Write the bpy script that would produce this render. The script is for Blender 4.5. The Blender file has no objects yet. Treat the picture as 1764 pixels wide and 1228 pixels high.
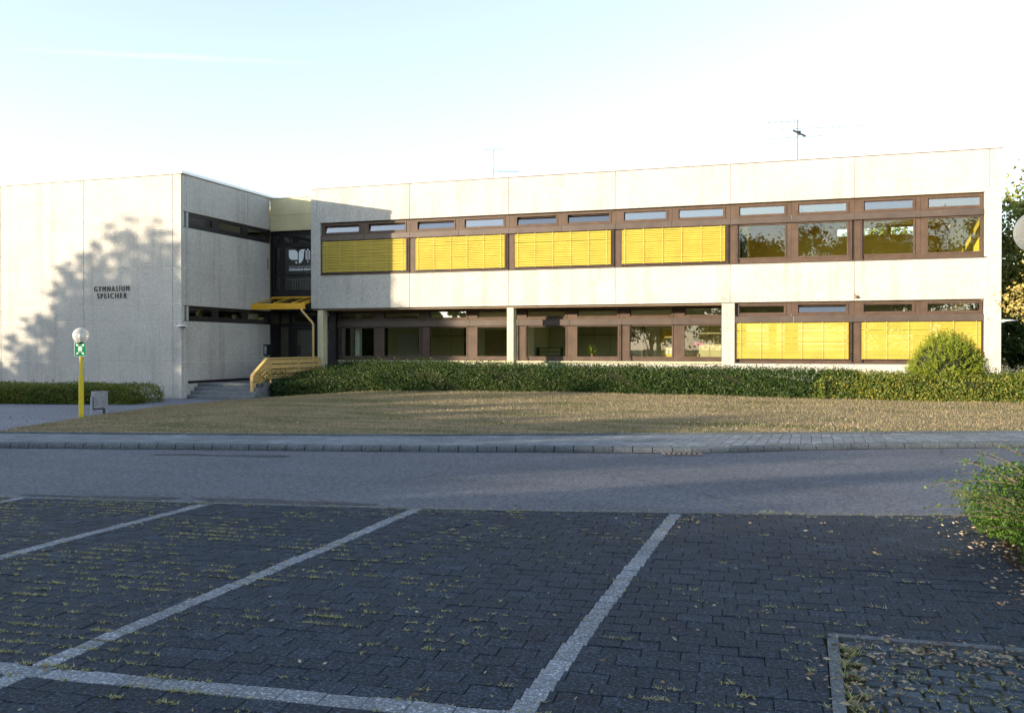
import bpy, bmesh, math, random
import numpy as np
from mathutils import Vector, Matrix
R = math.radians
random.seed(7); rng = np.random.default_rng(7)
scene = bpy.context.scene
col = scene.collection
PI = math.pi

# ---------------------------------------------------------------- camera
cam_d = bpy.data.cameras.new('camera'); cam = bpy.data.objects.new('camera', cam_d); col.objects.link(cam)
cam.location = (0, 0, 1.62)
cam.rotation_euler = (R(90) - 0.0091, 0, 0.3105)
cam_d.sensor_width = 36; cam_d.lens = 36 * 1569.75 / 1764
cam_d.clip_end = 20000; cam_d.clip_start = .05
scene.camera = cam

# ---------------------------------------------------------------- world, sun, exposure
SUN_DIR = Vector((-5.3, -4.36, 0.90)).normalized()          # towards the sun
SUN_EL = math.asin(SUN_DIR.z); SUN_AZ = math.atan2(SUN_DIR.x, SUN_DIR.y)
w = bpy.data.worlds.new('World'); scene.world = w; w.use_nodes = True
nt = w.node_tree; bg = nt.nodes['Background']
sky = nt.nodes.new('ShaderNodeTexSky'); sky.sky_type = 'NISHITA'; sky.sun_disc = False
sky.sun_elevation = SUN_EL; sky.sun_rotation = SUN_AZ
sky.air_density = 1.0; sky.dust_density = 0.6; sky.ozone_density = 2.0; sky.altitude = 300
hs = nt.nodes.new('ShaderNodeHueSaturation'); hs.inputs['Saturation'].default_value = .62; hs.inputs['Value'].default_value = 1.03
nt.links.new(sky.outputs[0], hs.inputs['Color']); nt.links.new(hs.outputs[0], bg.inputs[0]); bg.inputs[1].default_value = 0.15
sd = bpy.data.lights.new('sun', 'SUN'); sd.energy = 3.5; sd.angle = R(0.5); sd.color = (1.0, 0.83, 0.59)
sun = bpy.data.objects.new('sun', sd); col.objects.link(sun)
sun.rotation_euler = SUN_DIR.to_track_quat('Z', 'Y').to_euler()
scene.view_settings.view_transform = 'Standard'; scene.view_settings.look = 'None'
scene.view_settings.exposure = 1.88; scene.view_settings.gamma = 1
scene.cycles.max_bounces = 8; scene.cycles.transparent_max_bounces = 16

# ---------------------------------------------------------------- materials
def new_mat(name):
    m = bpy.data.materials.new(name); m.use_nodes = True
    t = m.node_tree; return m, t, t.nodes['Principled BSDF']
def N(t, kind, **kw):
    n = t.nodes.new(kind)
    for k, v in kw.items(): setattr(n, k, v)
    return n
def noise(t, scale, detail=4, rough=.6, vec=None, dist=0):
    n = N(t, 'ShaderNodeTexNoise'); n.inputs['Scale'].default_value = scale
    n.inputs['Detail'].default_value = detail; n.inputs['Roughness'].default_value = rough
    n.inputs['Distortion'].default_value = dist
    if vec: t.links.new(vec, n.inputs['Vector'])
    return n.outputs['Fac']
def ramp(t, fac, stops):
    r = N(t, 'ShaderNodeValToRGB'); e = r.color_ramp.elements
    while len(e) > 1: e.remove(e[-1])
    e[0].position = stops[0][0]; e[0].color = (*stops[0][1], 1)
    for p, c in stops[1:]:
        x = e.new(p); x.color = (*c, 1)
    t.links.new(fac, r.inputs[0]); return r.outputs[0]
def g(v): return (v, v, v)
def mixc(t, fac, a, b, mode='MIX'):
    m = N(t, 'ShaderNodeMix', data_type='RGBA', blend_type=mode)
    for s, v in ((0, fac), (6, a), (7, b)):
        if isinstance(v, (int, float)): m.inputs[s].default_value = v
        elif isinstance(v, tuple): m.inputs[s].default_value = (*v, 1)
        else: t.links.new(v, m.inputs[s])
    return m.outputs[2]
def coords(t, scale=(1, 1, 1), rot=(0, 0, 0), kind='Object'):
    c = N(t, 'ShaderNodeTexCoord'); m = N(t, 'ShaderNodeMapping')
    m.inputs['Scale'].default_value = scale; m.inputs['Rotation'].default_value = rot
    if kind == 'Position':
        gm = N(t, 'ShaderNodeNewGeometry'); t.links.new(gm.outputs['Position'], m.inputs[0])
    else: t.links.new(c.outputs[kind], m.inputs[0])
    return m.outputs[0]
def bump(t, p, h, strength=.4, dist=.01):
    b = N(t, 'ShaderNodeBump'); b.inputs['Strength'].default_value = strength; b.inputs['Distance'].default_value = dist
    t.links.new(h, b.inputs['Height']); t.links.new(b.outputs[0], p.inputs['Normal'])
def simple(name, c, rough=.6, metal=0, var=.12, scale=6, spec=.4, bmp=0):
    m, t, p = new_mat(name)
    v = coords(t, kind='Position')
    n = noise(t, scale, 5, .65, v)
    lo = tuple(x * (1 - var) for x in c); hi = tuple(min(1, x * (1 + var)) for x in c)
    t.links.new(ramp(t, n, [(.3, lo), (.7, hi)]), p.inputs['Base Color'])
    p.inputs['Roughness'].default_value = rough; p.inputs['Metallic'].default_value = metal
    p.inputs['Specular IOR Level'].default_value = spec
    if bmp: bump(t, p, noise(t, scale * 20, 3, .6, v), bmp, .004)
    return m

def concrete(name, tint=(.47, .455, .425), stain=.42):
    m, t, p = new_mat(name)
    v = coords(t, kind='Position')
    fine = noise(t, 26, 4, .95, v)
    vo = N(t, 'ShaderNodeTexVoronoi'); vo.inputs['Scale'].default_value = 30; t.links.new(v, vo.inputs['Vector'])
    big = noise(t, .9, 5, .6, v)
    streak = noise(t, 1, 5, .65, coords(t, (3.2, 3.2, .22), kind='Position'))
    c = ramp(t, fine, [(.3, tuple(x * .66 for x in tint)), (.5, tint), (.72, tuple(min(1, x * 1.22) for x in tint))])
    c = mixc(t, .5, c, ramp(t, vo.outputs['Color'], [(0, g(.55)), (.5, g(.97)), (1, g(1.2))]), 'MULTIPLY')
    c = mixc(t, 1.0, c, ramp(t, big, [(.3, g(.88)), (.7, g(1.05))]), 'MULTIPLY')
    c = mixc(t, stain, c, ramp(t, streak, [(.28, (.52, .50, .46)), (.5, g(1))]), 'MULTIPLY')
    t.links.new(c, p.inputs['Base Color']); p.inputs['Roughness'].default_value = .9
    p.inputs['Specular IOR Level'].default_value = .2
    bump(t, p, fine, .5, .006)
    return m
M = {}
M['concrete'] = concrete('washed concrete')
M['plaster'] = concrete('painted column', (.62, .57, .38), .15)
M['sealant'] = simple('joint sealant', (.68, .68, .66), .7)
M['soffit'] = simple('soffit', (.36, .27, .2), .8)
M['side_panel'] = simple('dark olive panel', (.07, .06, .04), .5)
M['coping_white'] = simple('pale metal coping', (.72, .73, .74), .4, .2, .05)
M['coping_brown'] = simple('brown flashing', (.25, .17, .11), .5)
M['frame'] = simple('bronze window frame', (.084, .055, .041), .55, 0, .25, 3, .25)
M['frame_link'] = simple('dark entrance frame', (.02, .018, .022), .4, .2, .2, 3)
M['box'] = simple('blind box metal', (.085, .066, .058), .5, .15, .2, 2.2, .3)
M['gasket'] = simple('black gasket', (.012, .012, .012), .7)
M['yellow'] = simple('yellow paint', (.75, .41, .03), .45, 0, .1, 5)
M['rail_yellow'] = simple('faded ochre paint', (.62, .42, .16), .55, 0, .16, 9)
M['pole_yellow'] = simple('pole yellow paint', (.62, .46, .02), .5, 0, .12, 10)
M['fascia'] = simple('beige yellow panel', (.52, .46, .27), .35, 0, .14, 1.2)
M['blind'] = simple('yellow blind slat', (.48, .365, .06), .5, 0, .12, 2, .35)
M['cord'] = simple('pale ladder tape', (.55, .42, .14), .7)
M['guide'] = simple('dark guide rail', (.05, .03, .025), .5)
M['ochre_wall'] = simple('ochre interior wall', (.80, .60, .09), .8, 0, .06, 1)
M['cream_wall'] = simple('cream interior wall', (.8, .76, .55), .8, 0, .06, 1)
M['ceiling'] = simple('interior ceiling', (.8, .74, .5), .9)
M['floor_in'] = simple('interior floor', (.38, .30, .16), .6)
M['board'] = simple('green chalkboard', (.03, .07, .045), .5)
M['cupboard'] = simple('cupboard veneer', (.52, .47, .28), .6, 0, .08, 2)
M['darkline'] = simple('dark gap', (.05, .04, .03), .8)
M['white'] = simple('white paint', (.8, .8, .8), .5, 0, .04)
M['sticker'] = simple('white foil', (.85, .88, .92), .5, 0, .03)
M['sticker_grey'] = simple('grey foil', (.5, .52, .55), .5, 0, .03)
M['letters'] = simple('dark lettering', (.05, .035, .03), .5)
M['green_sign'] = simple('green sign enamel', (.0, .19, .07), .35, 0, .05)
M['steel'] = simple('galvanised steel', (.33, .36, .39), .45, .6, .2, 14)
M['alu'] = simple('antenna aluminium', (.34, .34, .35), .4, .7)
M['rust'] = simple('rusty mast', (.28, .17, .12), .8)
M['blackp'] = simple('black plastic', (.02, .022, .025), .4)
M['bin'] = simple('grey washed metal', (.25, .25, .27), .7, .1, .3, 9)
M['step'] = simple('concrete step', (.14, .15, .16), .85, 0, .3, 4, .2, .3)
M['step_nose'] = simple('worn step edge', (.22, .23, .24), .85, 0, .2, 6)
M['iron'] = simple('cast iron grate', (.24, .19, .17), .6, .5, .3, 20)
M['black'] = simple('dark shaft', (.008, .008, .008), .9)
M['bark'] = simple('bark', (.11, .085, .06), .9, 0, .35, 9, .2, .6)
M['soil'] = simple('dark soil', (.045, .032, .022), .95, 0, .4, 6, .1, .8)
M['pot'] = simple('clay pot', (.3, .13, .07), .8)
M['petal'] = simple('white petal', (.75, .75, .7), .6)
M['pink'] = simple('pink petal', (.6, .12, .3), .6)

def glass(name, ior=1.75, tint=(.88, .91, .86)):
    m, t, p = new_mat(name); t.nodes.remove(p)
    out = t.nodes['Material Output']
    fr = N(t, 'ShaderNodeFresnel'); fr.inputs[0].default_value = ior
    gl = N(t, 'ShaderNodeBsdfGlossy'); gl.inputs['Roughness'].default_value = .0
    bp = N(t, 'ShaderNodeBump'); bp.inputs['Strength'].default_value = .03; bp.inputs['Distance'].default_value = .02
    t.links.new(noise(t, 1.6, 2, .5, coords(t, kind='Position')), bp.inputs['Height']); t.links.new(bp.outputs[0], gl.inputs['Normal'])
    tr = N(t, 'ShaderNodeBsdfTransparent'); tr.inputs[0].default_value = (*tint, 1)
    mx = N(t, 'ShaderNodeMixShader'); gm = N(t, 'ShaderNodeNewGeometry'); m1 = N(t, 'ShaderNodeMath', operation='SUBTRACT'); m1.inputs[0].default_value = 1
    m2 = N(t, 'ShaderNodeMath', operation='MULTIPLY'); t.links.new(gm.outputs['Backfacing'], m1.inputs[1]); t.links.new(m1.outputs[0], m2.inputs[0]); t.links.new(fr.outputs[0], m2.inputs[1])
    t.links.new(m2.outputs[0], mx.inputs[0]); t.links.new(tr.outputs[0], mx.inputs[1]); t.links.new(gl.outputs[0], mx.inputs[2])
    t.links.new(mx.outputs[0], out.inputs[0]); return m
M['glass'] = glass('window glass', 2.35); M['glass_top'] = glass('reflective transom glass', 4.2)
M['globe'] = glass('clear globe', 1.45, (.93, .93, .9))
def milky(lo=.22, hi=.55, c=(.38, .39, .40, 1)):
    m, t, p = new_mat('hazy globe plastic')
    p.inputs['Base Color'].default_value = c; p.inputs['Roughness'].default_value = .15
    tr = N(t, 'ShaderNodeBsdfTransparent'); tr.inputs[0].default_value = (.95, .95, .93, 1)
    mx = N(t, 'ShaderNodeMixShader'); lw = N(t, 'ShaderNodeLayerWeight'); lw.inputs[0].default_value = .35
    rr = N(t, 'ShaderNodeMapRange'); rr.inputs[3].default_value = lo; rr.inputs[4].default_value = hi
    t.links.new(lw.outputs['Facing'], rr.inputs[0])
    t.links.new(rr.outputs[0], mx.inputs[0]); t.links.new(tr.outputs[0], mx.inputs[1]); t.links.new(p.outputs[0], mx.inputs[2])
    t.links.new(mx.outputs[0], t.nodes['Material Output'].inputs[0]); return m
M['milky'] = milky(); M['milky_white'] = milky(.42, .85, (.62, .60, .57, 1))

def leaf(name, cols, scale=1.5, trans=.35, rw=1.0):
    m, t, p = new_mat(name)
    gm = N(t, 'ShaderNodeNewGeometry')
    n = noise(t, scale, 3, .6, coords(t, kind='Position'))
    a = N(t, 'ShaderNodeMath', operation='ADD'); rs = N(t, 'ShaderNodeMapRange'); rs.inputs[3].default_value = .5 - .5 * rw; rs.inputs[4].default_value = .5 + .5 * rw; t.links.new(gm.outputs['Random Per Island'], rs.inputs[0]); t.links.new(rs.outputs[0], a.inputs[0]); t.links.new(n, a.inputs[1])
    mu = N(t, 'ShaderNodeMath', operation='MULTIPLY'); t.links.new(a.outputs[0], mu.inputs[0]); mu.inputs[1].default_value = .5
    k = len(cols)
    c = ramp(t, mu.outputs[0], [(.2 + .6 * i / (k - 1), cc) for i, cc in enumerate(cols)])
    t.links.new(c, p.inputs['Base Color']); p.inputs['Roughness'].default_value = .5; p.inputs['Specular IOR Level'].default_value = .3
    tl = N(t, 'ShaderNodeBsdfTranslucent'); t.links.new(c, tl.inputs[0])
    mx = N(t, 'ShaderNodeMixShader'); mx.inputs[0].default_value = trans
    t.links.new(p.outputs[0], mx.inputs[1]); t.links.new(tl.outputs[0], mx.inputs[2]); t.links.new(mx.outputs[0], t.nodes['Material Output'].inputs[0])
    return m
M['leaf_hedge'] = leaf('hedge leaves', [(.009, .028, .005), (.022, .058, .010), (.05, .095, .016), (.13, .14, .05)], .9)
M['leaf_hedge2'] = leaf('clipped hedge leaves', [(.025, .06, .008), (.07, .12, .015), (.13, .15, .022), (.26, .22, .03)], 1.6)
M['leaf_painted_sun'] = leaf('hedge leaves with painted sunlight', [(.04, .08, .012), (.10, .15, .022), (.2, .22, .035), (.34, .28, .06)], 1.3)  # lighter copy of the hedge leaves, sunlight put into the colour
M['leaf_tree'] = leaf('tree leaves', [(.03, .055, .012), (.055, .09, .02), (.085, .12, .03)], .5)
M['leaf_autumn'] = leaf('autumn leaves', [(.28, .22, .05), (.42, .33, .08), (.5, .42, .16), (.35, .2, .06)], 1.2)
M['leaf_light'] = leaf('light tree leaves', [(.12, .17, .03), (.22, .26, .06), (.32, .31, .09), (.36, .24, .07)], .7)
M['leaf_yew'] = leaf('yew needles', [(.14, .19, .015), (.23, .29, .022), (.30, .34, .04)], 1.5)
M['leaf_shrub'] = leaf('cotoneaster leaves', [(.03, .07, .010), (.06, .13, .016), (.11, .19, .022)], 2.5)
M['leaf_dry'] = leaf('fallen leaves', [(.14, .09, .05), (.26, .19, .12), (.42, .36, .26), (.18, .09, .05)], 3, .1)
M['grass_dry'] = leaf('dry grass blades', [(.09, .125, .035), (.17, .155, .075), (.27, .22, .125), (.33, .265, .16), (.21, .16, .10)], .75, .2, .45)
M['weed'] = leaf('weed blades', [(.16, .19, .05), (.32, .31, .12), (.42, .36, .2), (.09, .17, .03)], 2.2, .2)

def lawn_mat():
    m, t, p = new_mat('dry lawn')
    v = coords(t, (.35, 1.2, 1), kind='Position'); v2 = coords(t, kind='Position')
    big = noise(t, .9, 5, .65, v); fine = noise(t, 26, 4, .75, v2); mid = noise(t, 2.6, 4, .6, v)
    c = ramp(t, big, [(.33, (.08, .115, .035)), (.43, (.19, .17, .095)), (.55, (.30, .235, .155)), (.68, (.20, .15, .10))])
    c = mixc(t, .9, c, ramp(t, fine, [(.3, g(.45)), (.5, g(.95)), (.7, g(1.6))]), 'MULTIPLY')
    c = mixc(t, .9, c, ramp(t, mid, [(.36, (.55, .72, .5)), (.5, g(.95)), (.66, (1.2, 1.12, 1.05))]), 'MULTIPLY')
    t.links.new(c, p.inputs['Base Color']); p.inputs['Roughness'].default_value = 1; p.inputs['Specular IOR Level'].default_value = .05
    bump(t, p, fine, .9, .03); return m
M['lawn'] = lawn_mat()
def asphalt(name, base=.115, cracks=True):
    m, t, p = new_mat(name); v = coords(t, kind='Position')
    fine = noise(t, 90, 2, .8, v); f2 = noise(t, 22, 4, .9, v); big = noise(t, .5, 5, .6, v)
    band = noise(t, 1, 4, .6, coords(t, (.12, 1.3, 1), (0, 0, R(-14)), kind='Position'))
    b = base; bl = 1.08
    c = ramp(t, fine, [(.3, (b * .5, b * .53, b * .6)), (.5, (b * .84, b * .95, b * 1.24)), (.72, (b * 1.6, b * 1.65, b * 1.8))])
    c = mixc(t, 1, c, ramp(t, f2, [(.40, g(.5)), (.5, g(1)), (.60, g(1.6))]), 'MULTIPLY')
    c = mixc(t, 1, c, ramp(t, big, [(.3, g(.85)), (.7, g(1.1))]), 'MULTIPLY')
    c = mixc(t, .8, c, ramp(t, band, [(.3, g(.84)), (.6, g(1.06))]), 'MULTIPLY')
    if cracks:
        vo = N(t, 'ShaderNodeTexVoronoi', feature='DISTANCE_TO_EDGE'); vo.inputs['Scale'].default_value = .6
        wv = N(t, 'ShaderNodeMixRGB'); wv.inputs[0].default_value = .22
        nn = N(t, 'ShaderNodeTexNoise'); nn.inputs['Scale'].default_value = 1.7; nn.inputs['Detail'].default_value = 6; t.links.new(v, nn.inputs['Vector'])
        t.links.new(v, wv.inputs[1]); t.links.new(nn.outputs['Color'], wv.inputs[2]); t.links.new(wv.outputs[0], vo.inputs['Vector'])
        cr = ramp(t, vo.outputs['Distance'], [(.0, g(.55)), (.005, g(.75)), (.010, g(1))])
        gate = ramp(t, noise(t, .35, 2, .5, v), [(.5, g(0)), (.58, g(1))])
        c = mixc(t, gate, c, mixc(t, 1, c, cr, 'MULTIPLY'))
    t.links.new(c, p.inputs['Base Color']); p.inputs['Roughness'].default_value = .8; p.inputs['Specular IOR Level'].default_value = .35
    bump(t, p, fine, .55, .006); return m
M['asphalt'] = asphalt('road asphalt', .102)
M['patch'] = asphalt('dark asphalt patch', .05, False)
M['path'] = asphalt('path asphalt', .17, True)
def stone(name, c, var=.25, speck=.7, rough=.75):
    m, t, p = new_mat(name); v = coords(t, kind='Position')
    gm = N(t, 'ShaderNodeNewGeometry')
    fine = noise(t, 48, 4, .95, v); mid = noise(t, 5, 4, .7, v); big = noise(t, .6, 4, .6, v)
    k = ramp(t, gm.outputs['Random Per Island'], [(0, tuple(x * (1 - var) for x in c)), (.85, tuple(x * (1 + var * .6) for x in c)), (1, tuple(x * (1 + var * 2.4) for x in c))])
    k = mixc(t, speck, k, ramp(t, fine, [(.43, g(.40)), (.49, g(.85)), (.54, g(1.4)), (.58, g(2.4)), (.62, g(6))]), 'MULTIPLY')
    k = mixc(t, .8, k, ramp(t, mid, [(.3, g(.8)), (.7, g(1.15))]), 'MULTIPLY')
    k = mixc(t, 1, k, ramp(t, big, [(.3, g(.82)), (.7, g(1.12))]), 'MULTIPLY')
    t.links.new(k, p.inputs['Base Color']); p.inputs['Roughness'].default_value = rough; p.inputs['Specular IOR Level'].default_value = .22
    bump(t, p, fine, .8, .006); return m
M['paver'] = stone('dark basalt paver', (.0165, .0245, .038), .15, .9)
M['paver_white'] = stone('pale line paver', (.17, .188, .215), .10, .5)
M['sett'] = stone('grey sett', (.038, .052, .068), .22, .5)
M['kerb'] = stone('kerb stone', (.10, .115, .13), .06, .3)
M['walk'] = stone('pavement block', (.15, .17, .195), .16, .3)
def joint_mat():
    m, t, p = new_mat('mossy joint sand'); v = coords(t, kind='Position')
    n = noise(t, 3, 4, .7, v); f = noise(t, 70, 3, .8, v)
    c = ramp(t, n, [(.35, (.022, .020, .016)), (.52, (.045, .038, .022)), (.68, (.06, .07, .022))])
    c = mixc(t, .7, c, ramp(t, f, [(.3, g(.5)), (.7, g(1.6))]), 'MULTIPLY')
    t.links.new(c, p.inputs['Base Color']); p.inputs['Roughness'].default_value = 1; p.inputs['Specular IOR Level'].default_value = .05
    bump(t, p, f, .8, .01); return m
M['joint'] = joint_mat()

# ---------------------------------------------------------------- helpers
def tag(o, label=None, cat=None, group=None, kind=None):
    if label: o['label'] = label
    if cat: o['category'] = cat
    if group: o['group'] = group
    if kind: o['kind'] = kind
    return o
def empty(name, loc, label, cat, group=None, rz=0):
    o = bpy.data.objects.new(name, None); col.objects.link(o); o.location = loc; o.rotation_euler = (0, 0, rz)
    o.empty_display_size = .2
    return tag(o, label, cat, group)
def copy_tree(o, parent=None):
    c = o.copy(); col.objects.link(c)
    if parent: c.parent = parent
    for ch in list(o.children): copy_tree(ch, c)
    return c
class MB:
    def __init__(s): s.v = []; s.f = []; s.m = []
    def add(s, vs, fs, mi=0):
        b = len(s.v); s.v += [tuple(x) for x in vs]; s.f += [tuple(b + i for i in f) for f in fs]; s.m += [mi] * len(fs)
        return s
    def box(s, x0, x1, y0, y1, z0, z1, mi=0, bev=0):
        x0, x1 = min(x0, x1), max(x0, x1); y0, y1 = min(y0, y1), max(y0, y1); z0, z1 = min(z0, z1), max(z0, z1)
        if not bev:
            v = [(x0, y0, z0), (x1, y0, z0), (x1, y1, z0), (x0, y1, z0), (x0, y0, z1), (x1, y0, z1), (x1, y1, z1), (x0, y1, z1)]
            return s.add(v, [(0, 3, 2, 1), (4, 5, 6, 7), (0, 1, 5, 4), (1, 2, 6, 5), (2, 3, 7, 6), (3, 0, 4, 7)], mi)
        bm = bmesh.new(); bmesh.ops.create_cube(bm, size=1)
        for v in bm.verts: v.co = Vector(((x0 + x1) / 2 + v.co.x * (x1 - x0), (y0 + y1) / 2 + v.co.y * (y1 - y0), (z0 + z1) / 2 + v.co.z * (z1 - z0)))
        bmesh.ops.bevel(bm, geom=bm.edges[:] , offset=bev, segments=1, affect='EDGES')
        s.frombm(bm, mi); bm.free(); return s
    def frombm(s, bm, mi=0, mat=None):
        bm.verts.index_update()
        s.add([(mat @ v.co) if mat else v.co for v in bm.verts], [[v.index for v in f.verts] for f in bm.faces], mi)
    def tube(s, pts, r, n=10, mi=0, cap=True):
        pts = [Vector(p) for p in pts]; rs = r if isinstance(r, (list, tuple)) else [r] * len(pts)
        vs = []; prev = None
        for i, p in enumerate(pts):
            d = (pts[min(i + 1, len(pts) - 1)] - pts[max(i - 1, 0)]).normalized()
            if prev is None: a = d.orthogonal().normalized()
            else: a = (prev - d * prev.dot(d)).normalized()
            prev = a; b = d.cross(a)
            for k in range(n):
                th = 2 * PI * k / n; vs.append(p + (a * math.cos(th) + b * math.sin(th)) * rs[i])
        fs = [(i * n + k, i * n + (k + 1) % n, (i + 1) * n + (k + 1) % n, (i + 1) * n + k) for i in range(len(pts) - 1) for k in range(n)]
        if cap: fs += [tuple(range(n))[::-1], tuple((len(pts) - 1) * n + k for k in range(n))]
        return s.add(vs, fs, mi)
    def lathe(s, prof, c, n=24, mi=0):
        vs = []; 
        for r, z in prof:
            for k in range(n):
                th = 2 * PI * k / n; vs.append((c[0] + r * math.cos(th), c[1] + r * math.sin(th), c[2] + z))
        fs = [(i * n + k, i * n + (k + 1) % n, (i + 1) * n + (k + 1) % n, (i + 1) * n + k) for i in range(len(prof) - 1) for k in range(n)]
        return s.add(vs, fs, mi)
    def bar(s, a, b, wx, h, mi=0):
        "box beam from a to b, width wx sideways, height h (a,b on its centre line)"
        a, b = Vector(a), Vector(b); d = (b - a).normalized(); side = d.cross(Vector((0, 0, 1)))
        side = side.normalized() if side.length > 1e-4 else Vector((1, 0, 0)); up = side.cross(d).normalized()
        vs = [p + side * (i * wx / 2) + up * (j * h / 2) for p in (a, b) for i, j in ((-1, -1), (1, -1), (1, 1), (-1, 1))]
        return s.add(vs, [(3, 2, 1, 0), (4, 5, 6, 7), (0, 1, 5, 4), (1, 2, 6, 5), (2, 3, 7, 6), (3, 0, 4, 7)], mi)
    def build(s, name, mats, parent=None, smooth=False, loc=None):
        me = bpy.data.meshes.new(name); me.from_pydata(s.v, [], s.f)
        if not isinstance(mats, (list, tuple)): mats = [mats]
        for m in mats: me.materials.append(m)
        me.polygons.foreach_set('material_index', s.m)
        if smooth: me.polygons.foreach_set('use_smooth', [True] * len(s.f))
        me.update()
        bm = bmesh.new(); bm.from_mesh(me); bmesh.ops.recalc_face_normals(bm, faces=bm.faces[:]) if len(s.f) < 20000 else None
        bm.to_mesh(me); bm.free()
        o = bpy.data.objects.new(name, me); col.objects.link(o)
        if parent: o.parent = parent
        if loc: o.location = loc
        return o
def struct(o, label=None): o['kind'] = 'structure'; return o

def np_mesh(name, verts, faces_n, mats, mi=None, parent=None):
    "verts (n*k,3), each face owns k consecutive verts"
    k = faces_n; nf = len(verts) // k
    me = bpy.data.meshes.new(name); me.vertices.add(len(verts)); me.vertices.foreach_set('co', verts.astype(np.float32).ravel())
    me.loops.add(nf * k); me.loops.foreach_set('vertex_index', np.arange(nf * k, dtype=np.int32))
    me.polygons.add(nf); me.polygons.foreach_set('loop_start', np.arange(0, nf * k, k, dtype=np.int32))
    for m in (mats if isinstance(mats, (list, tuple)) else [mats]): me.materials.append(m)
    if mi is not None: me.polygons.foreach_set('material_index', mi.astype(np.int32))
    me.update(calc_edges=True)
    o = bpy.data.objects.new(name, me); col.objects.link(o)
    if parent: o.parent = parent
    return o
def leaf_verts(P, size, aspect=.55, flat=0.0, Nrm=None, jitter=.9):
    n = len(P); d = rng.normal(size=(n, 3)); d[:, 2] *= (1 - flat)
    d /= np.linalg.norm(d, axis=1, keepdims=True)
    if Nrm is not None:
        nn = Nrm + rng.normal(size=(n, 3)) * jitter
    else: nn = rng.normal(size=(n, 3)); nn[:, 2] += .6
    s = np.cross(d, nn); s /= np.linalg.norm(s, axis=1, keepdims=True) + 1e-9
    sz = size * rng.uniform(.6, 1.3, (n, 1))
    V = np.empty((n, 4, 3))
    V[:, 0] = P - d * sz * .5; V[:, 1] = P + s * sz * aspect * .5; V[:, 2] = P + d * sz * .5; V[:, 3] = P - s * sz * aspect * .5
    return V.reshape(-1, 3)
def blades(P, h, wd, lean=.5):
    n = len(P); th = rng.uniform(0, 2 * PI, n); hh = h * rng.uniform(.5, 1.4, n)
    d = np.stack([np.cos(th), np.sin(th), np.zeros(n)], 1); s = np.stack([-np.sin(th), np.cos(th), np.zeros(n)], 1)
    l = rng.uniform(.1 if lean < 1 else .8, 1, n)[:, None] * min(lean, .99)
    V = np.empty((n, 3, 3)); V[:, 0] = P - s * wd / 2; V[:, 1] = P + s * wd / 2
    V[:, 2] = P + d * hh[:, None] * l + np.array([0, 0, 1]) * (hh * np.sqrt(np.clip(1 - l[:, 0] ** 2, .05, 1)))[:, None]
    return V.reshape(-1, 3)
def interp(x, xs, ys): return np.interp(x, xs, ys)

def contrail():
    m, t, p = new_mat('contrail vapour'); v = coords(t, (1, 1, 1))
    c = N(t, 'ShaderNodeTexCoord'); sx = N(t, 'ShaderNodeSeparateXYZ'); t.links.new(c.outputs['Generated'], sx.inputs[0])
    nz = noise(t, .012, 6, .65, v)
    def tri(o, pw):
        a = N(t, 'ShaderNodeMath', operation='SUBTRACT'); t.links.new(o, a.inputs[0]); a.inputs[1].default_value = .5
        b = N(t, 'ShaderNodeMath', operation='ABSOLUTE'); t.links.new(a.outputs[0], b.inputs[0])
        d = N(t, 'ShaderNodeMapRange'); d.inputs[1].default_value = .5; d.inputs[2].default_value = .0; t.links.new(b.outputs[0], d.inputs[0]); d.inputs[4].default_value = .75
        e = N(t, 'ShaderNodeMath', operation='POWER'); t.links.new(d.outputs[0], e.inputs[0]); e.inputs[1].default_value = pw; return e.outputs[0]
    a = N(t, 'ShaderNodeMath', operation='MULTIPLY'); t.links.new(tri(sx.outputs[0], 1.1), a.inputs[0]); t.links.new(tri(sx.outputs[1], 1.6), a.inputs[1])
    b = N(t, 'ShaderNodeMath', operation='MULTIPLY'); t.links.new(a.outputs[0], b.inputs[0]); t.links.new(ramp(t, nz, [(.28, g(.15)), (.55, g(1))]), b.inputs[1])
    p.inputs['Base Color'].default_value = (.9, .9, .9, 1); p.inputs['Roughness'].default_value = 1
    tr = N(t, 'ShaderNodeBsdfTransparent'); tl = N(t, 'ShaderNodeBsdfTranslucent'); tl.inputs[0].default_value = (.95, .95, .95, 1); ad = N(t, 'ShaderNodeAddShader')
    t.links.new(p.outputs[0], ad.inputs[0]); t.links.new(tl.outputs[0], ad.inputs[1])
    mx = N(t, 'ShaderNodeMixShader'); t.links.new(b.outputs[0], mx.inputs[0]); t.links.new(tr.outputs[0], mx.inputs[1]); t.links.new(ad.outputs[0], mx.inputs[2])
    t.links.new(mx.outputs[0], t.nodes['Material Output'].inputs[0]); return m
CT = contrail()
me = bpy.data.meshes.new('contrail'); L_ = 560; me.from_pydata([(-L_, -55, 0), (L_, -55, 0), (L_, 55, 0), (-L_, 55, 0)], [], [(0, 1, 2, 3)]); me.materials.append(CT)
o = bpy.data.objects.new('contrail', me); col.objects.link(o); o.location = (-1885, 2355, 900); o.rotation_euler = (0, 0, math.atan2(2590 - 2120, -1420 + 2350))
o['kind'] = 'stuff'; o['label'] = 'thin white vapour trail in the pale sky above the left wing'; o['category'] = 'cloud'
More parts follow.
